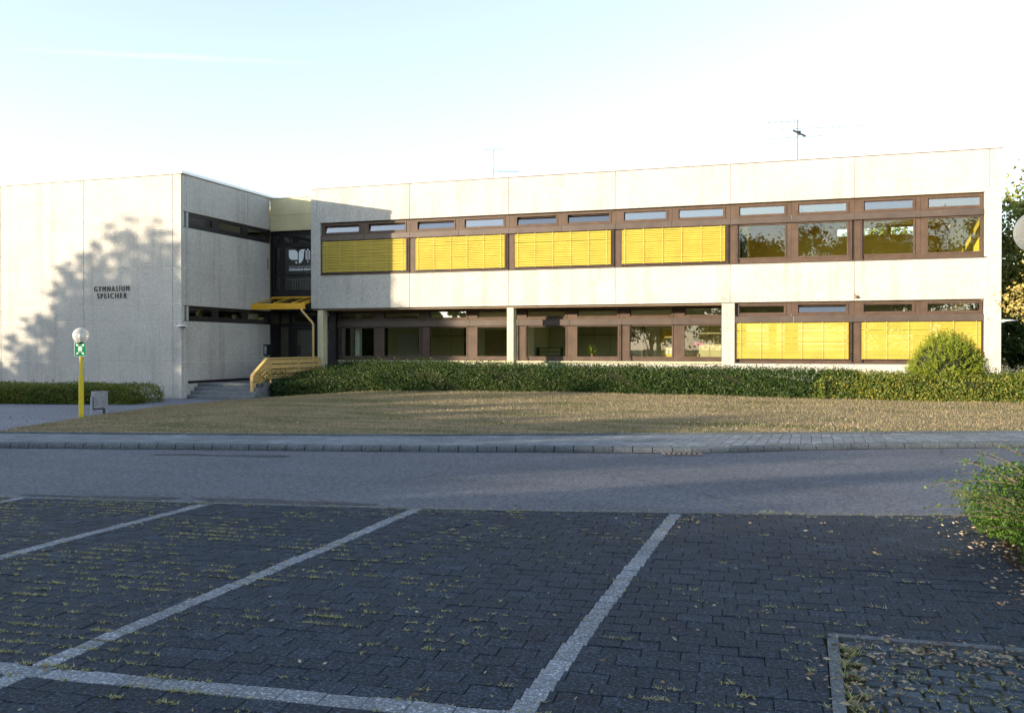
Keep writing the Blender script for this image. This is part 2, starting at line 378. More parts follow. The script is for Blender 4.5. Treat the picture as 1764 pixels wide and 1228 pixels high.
# ---------------------------------------------------------------- ground, road, car park
BS = 1.03
KX = [-60, -20, -12.557, -10.186, -7.817, -6.685, -4.916, -3.353, -2.112, -1.294, -.574, 1.032, 3.45, 9, 30]
KY = [-3, 9.6, 11.652, 12.253, 12.769, 13.02, 13.469, 13.95, 14.2, 14.46, 15.02, 15.876, 16.859, 19.3, 29]
BX = [-60, -20, -13.537, -10.413, -7.449, -4.77, -3.233, -1.306, 1.118, 3.799, 9, 30]
BY = [-2, 10.9, 12.563, 13.258, 14.022, 14.903, 15.546, 16.287, 17.207, 18.3, 20.6, 30.3]
BX = [v * BS for v in BX]; BY = [v * BS for v in BY]
EX = [-60, -20, -8.405, -5.938, -3.671, -1.284, -.187, 1.379, 2.05, 9, 30]
EY = [-4, 5.4, 7.72, 8.1, 8.45, 9.0, 9.27, 9.75, 9.98, 12.5, 20]
def smooth_line(xs, ys, wdt=1.1):
    fx = np.linspace(-60, 30, 1801); fy = np.mean([np.interp(fx + o, xs, ys) for o in np.linspace(-wdt, wdt, 15)], axis=0)
    return lambda x: np.interp(x, fx, fy)
kerb_y = smooth_line(KX, KY, .55); back_y = smooth_line(BX, BY, 1.0); edge_y = smooth_line(EX, EY, .8)

def ribbon(xs, fa, fb, za, zb, name, mat, nseg=1):
    mb = MB(); xs = list(xs)
    for j in range(nseg + 1):
        t = j / nseg
        for x in xs: mb.v.append((x, fa(x) * (1 - t) + fb(x) * t, za * (1 - t) + zb * t))
    n = len(xs)
    for j in range(nseg):
        for i in range(n - 1): mb.f.append((j * n + i, j * n + i + 1, (j + 1) * n + i + 1, (j + 1) * n + i)); mb.m.append(0)
    return mb.build(name, mat)
XS = np.linspace(-60, 30, 181)
m = MB(); m.add([(-900, -900, -.12), (900, -900, -.12), (900, 900, -.12), (-900, 900, -.12)], [(0, 1, 2, 3)])
struct(m.build('ground', M['lawn']))
struct(ribbon(XS, edge_y, kerb_y, -.013, -.013, 'road', M['asphalt']))
m = MB(); m.add([(x, edge_y(x) + .01, -.016) for x in XS] + [(x, -40, -.016) for x in XS], [(i, i + 1, 181 + i + 1, 181 + i) for i in range(180)])
struct(m.build('car_park_base', M['joint']))
# path in front of the entrance
m = MB(); m.add([(-60, 3, -.004), (-30, 7.5, -.004), (-20, 10.8, -.004), (-12.5, 12.8, -.004), (-14.0, 30, -.004), (-60, 30, -.004)], [(0, 1, 2, 3, 4, 5)])
struct(m.build('path', M['path']))

# worn asphalt patches and grit near the joint with the car park
def blob(cx, cy, rx, ry, z, name, mat, rot=0, n=40):
    m = MB(); pts = []
    for k in range(n):
        a = 2 * PI * k / n; r = 1 + .25 * math.sin(3 * a + cx) + .12 * math.sin(7 * a + cy)
        x, y = rx * r * math.cos(a), ry * r * math.sin(a); pts.append((cx + x * math.cos(rot) - y * math.sin(rot), cy + x * math.sin(rot) + y * math.cos(rot), z))
    m.add(pts, [tuple(range(n))]); return struct(m.build(name, mat))
blob(-9.05, 11.75, .42, .12, -.009, 'asphalt_patch', M['patch'], .2)
blob(-7.95, 11.95, .62, .12, -.009, 'asphalt_patch', M['patch'], .2)
blob(-5.35, 8.42, .9, .16, -.009, 'asphalt_patch', M['patch'], .16)
blob(-7.3, 8.13, .9, .1, -.009, 'asphalt_patch', M['patch'], .16)

# block paving of the car park: real stones
ROT = 0.075; cr_, sr_ = math.cos(ROT), math.sin(ROT)
RH, RW = .141, .212
def uv2xy(u, v): return (u * cr_ - v * sr_, u * sr_ + v * cr_)
def clip_edge(poly, off):
    out = []; d = [edge_y(x) - off - y for x, y in poly]
    for i in range(len(poly)):
        j = (i + 1) % len(poly)
        if d[i] >= 0: out.append(poly[i])
        if d[i] * d[j] < 0:
            t = d[i] / (d[i] - d[j]); out.append((poly[i][0] + t * (poly[j][0] - poly[i][0]), poly[i][1] + t * (poly[j][1] - poly[i][1])))
    return out
def stone_block(mb, poly, top, gap=.0014, cham=.004, bot=-.03, tilt=.0015):
    if len(poly) < 3: return
    cx = sum(p[0] for p in poly) / len(poly); cy = sum(p[1] for p in poly) / len(poly)
    def shrink(d):
        o = []
        for x, y in poly:
            l = math.hypot(x - cx, y - cy)
            if l < d * 1.35: return None
            o.append((x - (x - cx) / l * d * 1.3, y - (y - cy) / l * d * 1.3))
        return o
    a = shrink(gap); b = shrink(gap + cham)
    if not a or not b: return
    tx, ty = random.gauss(0, .008), random.gauss(0, .008); n = len(poly); h = top + random.gauss(0, tilt)
    za = [h - .0045 + (x - cx) * tx + (y - cy) * ty for x, y in a]; zb = [h + (x - cx) * tx + (y - cy) * ty for x, y in b]
    vs = [(x, y, bot) for x, y in a] + [(x, y, z) for (x, y), z in zip(a, za)] + [(x, y, z) for (x, y), z in zip(b, zb)]
    fs = [(i, (i + 1) % n, n + (i + 1) % n, n + i) for i in range(n)] + [(n + i, n + (i + 1) % n, 2 * n + (i + 1) % n, 2 * n + i) for i in range(n)] + [tuple(2 * n + i for i in range(n))]
    mb.add(vs, fs)
LINES = [-1.2, -3.71, -5.93, -8.05, -10.4]
park = MB(); lines = [MB() for _ in LINES]; cross = MB()
def in_patch(x, y): return x > .12 and y < 5.375 + .045 * x
def clip_f(poly, f):
    out = []; d = [f(x, y) for x, y in poly]
    for i in range(len(poly)):
        j = (i + 1) % len(poly)
        if d[i] >= 0: out.append(poly[i])
        if d[i] * d[j] < 0:
            t = d[i] / (d[i] - d[j]); out.append((poly[i][0] + t * (poly[j][0] - poly[i][0]), poly[i][1] + t * (poly[j][1] - poly[i][1])))
    return out
nrow = 0
for r in range(-24, 92):
    v0 = r * RH; v1 = v0 + RH
    u = -17 + (r % 2) * RW * .5 + random.uniform(-.01, .01)
    # line block intervals of this row
    vm = (v0 + v1) / 2
    cuts = []
    for li, lx in enumerate(LINES):
        uc = (lx + vm * sr_) / cr_ + random.uniform(-.006, .006)
        x, y = uv2xy(uc, vm)
        if (y > 3.7 or (li == 1 and y > 3.1)) : cuts.append((uc - .060, uc + .060, li))
    ycross = uv2xy(-2.5, vm)[1]
    is_cross = abs(ycross - 3.66) < RH / 2
    pieces = []
    while u < 7:
        pieces.append((u, u + RW + random.uniform(-.004, .004))); u = pieces[-1][1]
    segs = []
    for a, b in pieces:
        cur = [(a, b)]
        for c0, c1, li in cuts:
            nxt = []
            for p, q in cur:
                if q <= c0 or p >= c1: nxt.append((p, q))
                else:
                    if c0 - p > .004: nxt.append((p, c0))
                    if q - c1 > .004: nxt.append((c1, q))
            cur = nxt
        segs += [(p, q, -1) for p, q in cur if q - p > .014]
    segs += [(c0, c1, li) for c0, c1, li in cuts]
    for p, q, li in segs:
        poly = [uv2xy(p, v0), uv2xy(q, v0), uv2xy(q, v1), uv2xy(p, v1)]
        cx, cy = uv2xy((p + q) / 2, vm)
        if cy > edge_y(cx) + .1 or cx > 6 or cy < -3: continue
        if cy < 5.30 + .045 * cx and cx > -.1: poly = clip_f(poly, lambda x, y: .121 - x)
        elif cx > .12 and cy < 5.55 + .045 * cx: poly = clip_f(poly, lambda x, y: y - 5.44 - .045 * x)
        if len(poly) < 3: continue
        if (cx - 2.9) ** 2 / 1.9 + (cy - 7.9) ** 2 / 3.2 < .85: continue        # planting bed
        if cy > edge_y(cx) - .3: poly = clip_edge(poly, .045)
        sink = .004 * math.sin(cx * 1.3) * math.sin(cy * 1.7)
        if li >= 0: stone_block(lines[li], poly, .002 + sink)
        elif is_cross and -4.15 < cx < -1.05: stone_block(cross, poly, .002 + sink)
        else: stone_block(park, poly, sink)
struct(park.build('car_park_paving', M['paver']))
for l in lines: struct(l.build('parking_line', M['paver_white']))
struct(cross.build('parking_line', M['paver_white']))
# edging strip towards the road
m = MB(); xs = np.arange(-24, 8, .5)
for a, b in zip(xs[:-1], xs[1:]):
    b2 = b - .008
    m.add([(a, edge_y(a) - .04, -.1), (b2, edge_y(b) - .04, -.1), (b2, edge_y(b) + .03, -.1), (a, edge_y(a) + .03, -.1),
           (a, edge_y(a) - .04, .006), (b2, edge_y(b) - .04, .006), (b2, edge_y(b) + .03, .006), (a, edge_y(a) + .03, .006)],
          [(4, 5, 6, 7), (0, 1, 5, 4), (1, 2, 6, 5), (2, 3, 7, 6), (3, 0, 4, 7)])
struct(m.build('edging', M['kerb']))
# sett patch at bottom right with its border
m = MB(); r = 0; y = 5.36
while y > -1.5:
    x = .2 + (r % 2) * .08
    hgt = random.uniform(.105, .125)
    while x < 3.2:
        wd = random.uniform(.13, .17)
        yo = .045 * x
        j = lambda: random.uniform(-.006, .006)
        stone_block(m, [(x + j(), y - hgt + yo + j()), (x + wd + j(), y - hgt + yo + j()), (x + wd + j(), y + yo + j()), (x + j(), y + yo + j())], -.001, .007, .008, tilt=.0015)
        x += wd
    y -= hgt; r += 1
struct(m.build('sett_paving', M['sett']))
m = MB(); m.add([(.15, -1.5, -.0085), (3.2, -1.4, -.0085), (3.2, 5.5, -.0085), (.15, 5.37, -.0085)], [(0, 1, 2, 3)]); struct(m.build('sett_joints', M['joint']))
m = MB(); 
for k in range(8): m.box(.125, .185, 5.36 - k * .9 - .89, 5.36 - k * .9, -.05, .012, 0, .006)
for k in range(4):
    x0 = .13 + k * .9; m.add([(x0, 5.375 + .045 * x0, .012), (x0 + .89, 5.375 + .045 * (x0 + .89), .012), (x0 + .89, 5.435 + .045 * (x0 + .89), .012), (x0, 5.435 + .045 * x0, .012),
        (x0, 5.375 + .045 * x0, -.05), (x0 + .89, 5.375 + .045 * (x0 + .89), -.05), (x0 + .89, 5.435 + .045 * (x0 + .89), -.05), (x0, 5.435 + .045 * x0, -.05)], [(0, 1, 2, 3), (4, 5, 1, 0), (5, 6, 2, 1), (6, 7, 3, 2), (7, 4, 0, 3)])
struct(m.build('edging', M['kerb']))

# kerb and pavement on the far side of the road
def along(fn, x0, x1, step):
    pts = [(x0, float(fn(x0)))]; x = x0; acc = 0
    while x < x1:
        x2 = x + .01; y2 = float(fn(x2)); acc += math.hypot(.01, y2 - float(fn(x)))
        if acc >= step: pts.append((x2, y2)); acc = 0
        x = x2
    return pts
kp = along(kerb_y, -24, 12, .30); m = MB()
for (ax, ay), (bx, by) in zip(kp[:-1], kp[1:]):
    d = Vector((bx - ax, by - ay)).normalized(); nrm = Vector((-d.y, d.x)); e = .007
    A = Vector((ax, ay)) + d * e; B = Vector((bx, by)) - d * e; hz = random.gauss(0, .002)
    prof = [(0, -.06), (.003, .035), (.02, .062), (.05, .074), (.15, .077), (.15, -.06)]
    vs = [(*(A + nrm * o), z + hz) for o, z in prof] + [(*(B + nrm * o), z + hz) for o, z in prof]
    m.add(vs, [(i, i + 1, 7 + i, 6 + i) for i in range(5)] + [tuple(range(6))[::-1], tuple(range(6, 12))])
struct(m.build('kerb', M['kerb']))
kf = lambda x: kerb_y(x) + .165
m = MB()
xs = np.arange(-23, 11, .17)
for i, x in enumerate(xs):
    n = 8
    for k in range(n):
        sh = (k % 2) * .085
        def P(xx, t):
            sl = interp(xx, [-14, -4, 0], [.9, .45, 0.0]); y0, y1 = kf(xx), back_y(xx) - .08; yy = y0 + (y1 - y0) * t
            return (xx + sl * (t - .5), float(interp(0, [0], [yy])) + 0.0)
        a0 = x; a1 = x + .17
        poly = []
        for xx, t in ((a0, k / n), (a1, k / n), (a1, (k + 1) / n), (a0, (k + 1) / n)):
            px = xx; sl = float(interp(px, [-14, -4, 0], [.7, .4, 0.0])) * (t - .5)
            X = px + sl; y0, y1 = float(kf(X)), float(back_y(X)) - .08
            poly.append((X, y0 + (y1 - y0) * t))
        stone_block(m, poly, .078, .004, .005, .02, .001)
struct(m.build('pavement', M['walk']))
struct(ribbon(np.linspace(-24, 12, 100), lambda x: kerb_y(x) + .1, back_y, .068, .068, 'pavement_bed', M['joint']))
bp = along(lambda x: back_y(x) - .06, -24, 12, .98); m = MB()
for (ax, ay), (bx, by) in zip(bp[:-1], bp[1:]):
    d = Vector((bx - ax, by - ay)).normalized(); nrm = Vector((-d.y, d.x)); A = Vector((ax, ay)); B = Vector((bx, by)) - d * .008
    prof = [(0, 0), (0, .10), (.01, .108), (.05, .108), (.06, .10), (.06, 0)]
    vs = [(*(A + nrm * o), z) for o, z in prof] + [(*(B + nrm * o), z) for o, z in prof]
    m.add(vs, [(i, i + 1, 7 + i, 6 + i) for i in range(5)] + [tuple(range(6))[::-1], tuple(range(6, 12))])
struct(m.build('edging', M['kerb']))

struct(ribbon(np.linspace(-24, 12, 200), lambda x: kerb_y(x) - .045 - .03 * np.sin(x * 3.1) * np.sin(x * 1.3), lambda x: kerb_y(x) + .004, -.010, -.010, 'gutter_dirt', M['soil']))
# storm drain in the gutter
dr = empty('storm_drain', (-1.78, 14.13, -.008), 'rusty cast iron gutter grate with slanted bars at the far kerb', 'drain', rz=.30)
m = MB(); m.box(-.30, .30, -.16, -.125, 0, .012); m.box(-.30, .30, .125, .16, 0, .012); m.box(-.30, -.27, -.125, .125, 0, .012); m.box(.27, .30, -.125, .125, 0, .012); m.build('frame', M['iron'], dr)
m = MB()
for k in range(7): x = -.235 + k * .078; m.add([(x - .022, -.125, .010), (x + .022, -.125, .010), (x + .05 + .022, .125, .010), (x + .05 - .022, .125, .010), (x - .022, -.125, .0), (x + .022, -.125, 0), (x + .072, .125, 0), (x + .028, .125, 0)], [(0, 1, 2, 3), (0, 4, 5, 1), (1, 5, 6, 2), (3, 2, 6, 7), (0, 3, 7, 4)])
m.build('bars', M['iron'], dr)
m = MB(); m.box(-.29, .29, -.15, .15, -.003, .001); m.build('shaft', M['black'], dr)

# lawn, rising gently to the hedge
HX = [-17, -16.3, -14.5, -11.9, -9.2, -6.5, -3.7, -1.3, 1.6, 5, 9, 30]
HYf = [25.9, 25.8, 26.2, 26.4, 26.5, 26.4, 26.0, 25.5, 24.7, 24.6, 24.6, 24.6]
HZ0 = [.02, .1, .2, .27, .3, .31, .31, .31, .31, .31, .31, .31]
hy = lambda x: interp(x, HX, HYf); hz0 = lambda x: interp(x, HX, HZ0)
LV = [0, .1, .33, .46, .65, .85, 1]; LXv = [-14.0, -14.9, -15.87, -16.33, -16.75, -16.75, -16.6]
def lawn_z(x, y, v):
    lx = interp(v, LV, LXv); q = np.clip((x - lx) / 3.5, 0, 1); q = q * q * (3 - 2 * q)
    full = .10 + (hz0(np.maximum(x, -13)) - .10) * np.clip(v, 0, 1) ** .8
    zz = .02 + (full - .02) * q
    zz = np.where(v < .06, np.maximum(zz, .10 * (1 - v / .06) + zz * (v / .06)), zz)
    return zz + .012 * np.sin(x * 1.9 + y) * np.sin(y * 1.3) * np.clip(v * 3, 0, 1)
def lawn_pt(u, v):
    lx = interp(v, LV, LXv); x = lx + (30 - lx) * u
    y = back_y(x) + (hy(x) - back_y(x)) * v
    return x, y, lawn_z(x, y, v)
nu, nv = 260, 60
U, V = np.meshgrid(np.linspace(0, 1, nu) ** 1.3, np.linspace(0, 1, nv)); X, Y, Z = lawn_pt(U, V)
Y2 = hy(X[-1]) ; 
X = np.vstack([X, X[-1:], X[-1:]]); Y = np.vstack([Y, Y[-1:] + .3, np.full((1, nu), 31.0)]); Z = np.vstack([Z, Z[-1:], Z[-1:] + .05]); nv += 2
m = MB(); m.v = [tuple(p) for p in np.stack([X, Y, Z], -1).reshape(-1, 3)]
m.f = [(j * nu + i, j * nu + i + 1, (j + 1) * nu + i + 1, (j + 1) * nu + i) for j in range(nv - 1) for i in range(nu - 1)]; m.m = [0] * len(m.f)
struct(m.build('lawn', M['lawn'], smooth=True))
n = 130000
u = rng.uniform(0, 1, n) ** 1.3 * .62; v = rng.uniform(0, 1, n); x, y, z = lawn_pt(u, v)
o = np_mesh('grass', blades(np.stack([x, y, z - .005], 1), .05, .010, .9), 3, M['grass_dry']); tag(o, 'short dry brown grass of the lawn before the long hedge', 'grass', kind='stuff')
n = 4600
v = np.abs(rng.normal(0, .22, n)) ; u = rng.uniform(0, 1, n) ** 1.9 * .6; k = rng.uniform(0, 1, n) < .3
v = np.where(k, rng.uniform(0, 1, n), v); v = np.clip(v, 0, 1); x, y, z = lawn_pt(u, v)
x2 = rng.uniform(-16.7, -11, 500); v2 = np.clip(rng.uniform(0, 1, 500), 0, 1); lx = interp(v2, LV, LXv); x2 = lx + np.abs(rng.normal(0, 2.2, 500)); y2 = back_y(x2) + (hy(x2) - back_y(x2)) * v2; z2 = lawn_z(x2, y2, v2)
P = np.concatenate([np.stack([x, y, z + .012], 1), np.stack([x2, y2, z2 + .012], 1)])
x3 = rng.uniform(-20, -13.5, 260); y3 = rng.uniform(12.8, 24.5, 260); P = np.concatenate([P, np.stack([x3, y3, np.full(260, .008)], 1)])
o = np_mesh('fallen_leaves', leaf_verts(P, .042, .6, .8), 4, M['leaf_dry']); tag(o, 'small dry leaves scattered over the lawn edge and path', 'fallen leaves', kind='stuff')

# ---------------------------------------------------------------- school building
X0 = -16.587; YF = 28.9
ZC, ZH, ZS, ZP, ZL = 7.29, 6.07, 4.215, 3.02, 1.165
school = empty('school_building', (-6, 33, 0), 'two storey pale concrete panel school with yellow blinds and brown windows', 'school')
SO = Vector(school.location)
def part(mb, name, mat, parent=school, smooth=False):
    if parent is school: mb.v = [(x - SO.x, y - SO.y, z - SO.z) for x, y, z in mb.v]
    return mb.build(name, mat, parent, smooth)
J = .007
def panel_front(x0, x1, z0, z1, y=YF, t=.16, name='wall_panel'):
    part(MB().box(x0 + J, x1 - J, y, y + t, z0 + J, z1 - J, 0, .006), name, M['concrete'])
def panel_side(y0, y1, z0, z1, x, t=.16):
    part(MB().box(x - t, x, y0 + J, y1 - J, z0 + J, z1 - J, 0, .006), 'wall_panel', M['concrete'])
XL_, XR_ = -16.84, 5.33
seam = [X0 + 3.6 * k for k in range(7)]
we = X0 + 21.465; wl = X0 + .14
# parapet and spandrel rows
for a, b in zip(seam[:-1], seam[1:]):
    last = b > 4
    panel_front(a, b, ZH, ZC); panel_front(a, b, ZP, ZS)
for z0, z1 in ((ZH, ZC), (ZS, ZH), (ZP, ZS)):
    if z0 == ZS: panel_front(XL_, wl, z0, z1); panel_front(we, XR_, z0, z1)
    else: panel_front(XL_, X0, z0, z1); panel_front(seam[6], XR_, z0, z1)
panel_front(seam[6], XR_, 0, ZL); panel_front(we, XR_, ZL, ZP)
panel_front(-2.45, -2.045, 0, ZP)
for a, b in ((-2.045, seam[5]), (seam[5], seam[6])): panel_front(a, b, 0, ZL)
# sealant sheet behind joints
m = MB(); m.box(XL_ + .01, XR_ - .01, YF + .018, YF + .05, ZP + .01, ZS - .01); m.box(XL_ + .01, XR_ - .01, YF + .018, YF + .05, ZH + .01, ZC - .01)
m.box(-2.3, XR_ - .01, YF + .018, YF + .05, .0, ZL - .01); m.box(we + .02, XR_ - .01, YF + .018, YF + .05, ZL - .01, ZP + .01); m.box(we + .02, XR_ - .01, YF + .018, YF + .05, ZS - .01, ZH + .01); m.box(XL_ + .01, wl - .02, YF + .018, YF + .05, ZS - .01, ZH + .01)
part(m, 'joint_sealant', M['sealant'])
# side walls, roof, floors of main wing
YB = 37.2
part(MB().box(XR_ - .2, XR_ - .005, YF + .17, YB, 0, ZC - .005), 'end_wall', M['concrete'])
part(MB().box(XL_ + .005, XL_ + .2, YF + .17, YB, ZP + .005, ZC - .005), 'end_wall', M['concrete'])
m = MB(); m.box(XL_, XR_, YB, YB + .2, 0, .9); m.box(XL_, XR_, YB, YB + .2, 2.95, 5.9)  # unseen ground floor rear openings added to brighten the rooms
for k in range(8): m.box(XL_ + k * 3.1, XL_ + k * 3.1 + .3, YB, YB + .2, .9, 2.95)
m.box(XL_, XL_ + .01, YB, YB + .2, 5.9, 5.91); m.box(XL_, XR_, YB, YB + .2, 6.2, ZC); m.box(XL_, 1.2, YB, YB + .2, 5.9, 6.2); m.box(4.2, XR_, YB, YB + .2, 5.9, 6.2)
for xx in (1.9, 2.95): m.box(xx, xx + .15, YB, YB + .2, 5.9, 6.2)
part(m, 'rear_wall', M['ochre_wall'])
m = MB(); m.box(XL_ + .2, XR_ - .2, YF + .17, 32.2, 6.35, 6.6); m.box(XL_ + .2, XR_ - .2, 35.8, YB, 6.35, 6.6); m.box(XL_ + .2, -1.2, 32.2, 35.8, 6.35, 6.6); m.box(3.9, XR_ - .2, 32.2, 35.8, 6.35, 6.6); m.box(.8, 1.9, 32.2, 35.8, 6.35, 6.6)  # two unseen openings left in the roof, added to light the upper room
part(m, 'roof', M['ceiling'])
part(MB().box(XL_ + .2, XR_ - .2, YF + .17, YB, 3.03, 3.5), 'floor_slab', M['floor_in'])
part(MB().box(XL_ + .2, XR_ - .2, YF + .2, YB, 2.995, 3.028), 'ceiling', M['ceiling'])
part(MB().box(X0 + .1, XR_ - .2, YF + .17, YB, .2, .45), 'floor', M['floor_in'])
part(MB().box(XL_ - .01, XR_ + .015, YF - .015, YF + .3, ZC, ZC + .018), 'roof_flashing', M['coping_brown'])
m = MB(); m.box(XL_ + .3, XR_ - .3, YF + .9, YF + 1.15, ZC - .3, ZC + .20); part(m, 'roof_coping', M['coping_white'])
part(MB().box(XL_, -2.45, YF + .16, 30.2, ZP - .045, ZP - .004), 'soffit', M['soffit'])
# room dividers
for xx, y0, z0, z1 in ((-2.1, YF + .3, 3.5, 6.35), (-9.4, YF + .3, 3.5, 6.35), (-9.33, 30.3, .45, 3.0), (-2.25, 30.3, .45, 3.0)):
    part(MB().box(xx - .06, xx + .06, y0, YB, z0, z1), 'partition_wall', M['ochre_wall'] if z0 > 2 else M['cream_wall'])
part(MB().box(XR_ - .27, XR_ - .21, YF + .3, YB - .01, 3.51, 6.34), 'lining', M['ochre_wall'])
part(MB().box(-2.03, 4.6, YB - .5, YB - .02, 3.5, 4.55), 'back_shelf', M['ochre_wall'])
part(MB().box(-2.03, -1.97, 31.2, 33.6, 4.2, 5.5), 'chalkboard', M['board'])
part(MB().box(1.0, 4.6, 33.0, 33.12, 5.75, 6.0), 'ceiling_beam', M['ochre_wall'])
part(MB().box(-2.03, 4.9, 31.4, 31.6, 6.0, 6.34), 'ceiling_beam', M['ochre_wall'])
# middle ground floor room: back wall with cupboards
RB = 33.6
part(MB().box(-9.27, -2.31, RB, RB + .1, .45, 2.52), 'back_wall', M['cream_wall'])  # kept below the ceiling, gap added to pass light from the rear openings
part(MB().box(X0 + .1, -9.4, 34.5, 34.6, .45, 2.5), 'back_wall', M['cream_wall'])
def cupboards(x0, x1, y, n, rb=33.6):
    m = MB(); m.box(x0, x1, y, y + .45, .45, 2.45); ob = part(m, 'cupboard', M['darkline'])
    wd = (x1 - x0) / n
    for k in range(n):
        m = MB(); m.box(x0 + k * wd + .008, x0 + (k + 1) * wd - .008, y - .02, y - .002, .5, 2.1); m.box(x0 + k * wd + .008, x0 + (k + 1) * wd - .008, y - .02, y - .002, 2.12, 2.52)
        m.v = [(a - SO.x, b - SO.y, c) for a, b, c in m.v]; m.build('cupboard_door', M['cupboard'], ob)
cupboards(-8.0, -5.6, 33.0, 4); cupboards(-3.6, -2.4, 33.0, 3)
m = MB(); m.box(-5.0, -3.8, RB - .03, RB - .002, 1.2, 2.3); part(m, 'notice_board', M['ochre_wall'])
m = MB()
for k in range(7):
    for j in range(3): m.box(-4.85 + k * .14, -4.85 + k * .14 + .11, RB - .05, RB - .031, 1.4 + j * .22, 1.4 + j * .22 + .18)
part(m, 'notice_papers', M['white'])
m = MB()
for j in range(4): m.box(-9.2, -8.3, 31.6, 31.9, 1.2 + j * .14, 1.22 + j * .14)
for j in range(2): m.box(-9.2 + j * .88, -9.18 + j * .88, 31.6, 31.9, .45, 1.65)
part(m, 'shelf_rack', M['board'])
# left ground floor room

part(MB().box(X0 + .62, X0 + .80, 30.6, 30.8, .45, 2.99), 'interior_column', M['white'])

cupboards(-14.6, -12.9, 34.0, 3)
m = MB(); m.box(-12.2, -11.2, 34.46, 34.49, .45, 2.35); part(m, 'inner_door', M['floor_in'])
m = MB(); m.box(-16.0, -15.1, 34.46, 34.49, 1.3, 2.2); part(m, 'notice_board', M['white'])
m = MB(); m.box(-10.9, -10.0, 34.45, 34.49, 1.2, 2.2); part(m, 'poster', M['ochre_wall'])
# windows. local x 0..1.8, one half bay. y = plane of glass
GL0, GL1 = .215, 1.605
def window(x, yp, head, tg0, tg1, bx0, bx1, mg0, mg1, sill, x0=0, x1=1.8, tilt=0, out=0, frame='frame', gl0=GL0, gl1=GL1):
    "frame with head/transom row above the blind box and the large pane below"
    m = MB(); F = .05
    a, b = x + x0, x + x1; g0, g1 = x + gl0, x + gl1
    m.box(a, b, yp, yp + F * 2, tg1, head); m.box(a, b, yp, yp + F * 2, bx1 - .01, tg0)
    m.box(a, g0, yp, yp + F * 2, tg0, tg1); m.box(g1, b, yp, yp + F * 2, tg0, tg1)
    m.box(a, b, yp, yp + F * 2, mg1, bx0 + .005); m.box(a, b, yp, yp + F * 2, sill, mg0)
    m.box(a, g0, yp, yp + F * 2, mg0, mg1); m.box(g1, b, yp, yp + F * 2, mg0, mg1)
    # raised casement beads
    for z0, z1 in ((tg0, tg1), (mg0, mg1)):
        k = .045
        m.box(g0 - k, g1 + k, yp - .014, yp, z1, z1 + k * .8); m.box(g0 - k, g1 + k, yp - .014, yp, z0 - k, z0)
        m.box(g0 - k, g0, yp - .014, yp, z0, z1); m.box(g1, g1 + k, yp - .014, yp, z0, z1)
    f = part(m, 'window', M[frame])
    off = lambda mb: setattr(mb, 'v', [(p[0] - SO.x, p[1] - SO.y, p[2]) for p in mb.v])
    mb = MB(); mb.box(g0 + .003, g1 - .003, yp + .03, yp + .038, mg0 + .003, mg1 - .003); off(mb); mb.build('pane', M['glass'], f)
    # transom sash, hinged at the bottom and tipped inwards when open
    w_, h_ = g1 - g0, tg1 - tg0
    T = Matrix.Translation((g0, yp + .034, tg0)) @ Matrix.Rotation(-tilt, 4, 'X')
    def tb(mb, *bx):
        q = MB(); q.box(*bx); mb.add([T @ Vector(p) for p in q.v], q.f)
    e = .028; mb = MB()
    tb(mb, .002, w_ - .002, -.02, .02, .002, e); tb(mb, .002, w_ - .002, -.02, .02, h_ - e, h_ - .002); tb(mb, .002, e, -.02, .02, e, h_ - e); tb(mb, w_ - e, w_ - .002, -.02, .02, e, h_ - e)
    off(mb); mb.build('transom_sash', M[frame], f)
    mb = MB(); tb(mb, e, w_ - e, -.004, .004, e, h_ - e); off(mb); mb.build('transom_pane', M['glass_top'], f)
    return f
LV_UP = dict(head=6.05, tg0=5.70, tg1=5.975, bx0=5.43, bx1=5.62, mg0=4.40, mg1=5.385, sill=4.235)
LV_LO = dict(head=3.0, tg0=2.68, tg1=2.935, bx0=2.40, bx1=2.60, mg0=1.34, mg1=2.35, sill=1.185)
YW = YF + .10
opens_up = {0: .24, 1: .22, 2: .24, 3: .1, 4: .26, 5: .26, 6: .07, 7: .03, 8: 0, 9: 0, 10: .05, 11: 0}
for i in range(12):
    k, h = divmod(i, 2); x = X0 + 3.6 * k + 1.8 * h
    window(x, YW, **LV_UP, x0=.14 if i == 0 else .003, x1=1.665 if i == 11 else 1.797, tilt=opens_up[i], gl1=1.59 if i % 2 else 1.615, gl0=.2 if i % 2 else .26)
for i in range(8, 12):
    k, h = divmod(i, 2); x = X0 + 3.6 * k + 1.8 * h
    window(x, YW, **LV_LO, x0=.15 if i == 8 else .003, x1=1.665 if i == 11 else 1.797, tilt=.3 if i == 9 else 0, gl1=1.59 if i % 2 else 1.615, gl0=.2 if i % 2 else .26)
YRW = 30.1
for i in range(8):
    k, h = divmod(i, 2); x = X0 + .04 + 3.6 * k + 1.8 * h
    window(x, YRW, **LV_LO, x0=.15 if i == 0 else .003, tilt=[.25, .25, 0, .25, .3, .3, .3, 0][i])
part(MB().box(X0 - .1, X0 + .19, 29.9, 30.2, .3, 2.97), 'recess_panel', M['frame_link'])
part(MB().box(X0 - .1, -2.3, YRW + .03, YRW + .2, .3, 1.183), 'recess_plinth', M['concrete'])
part(MB().box(X0 + .1, -2.45, YRW - .06, YRW + .02, 1.13, 1.18, 0, .004), 'window_ledge', M['plaster'])
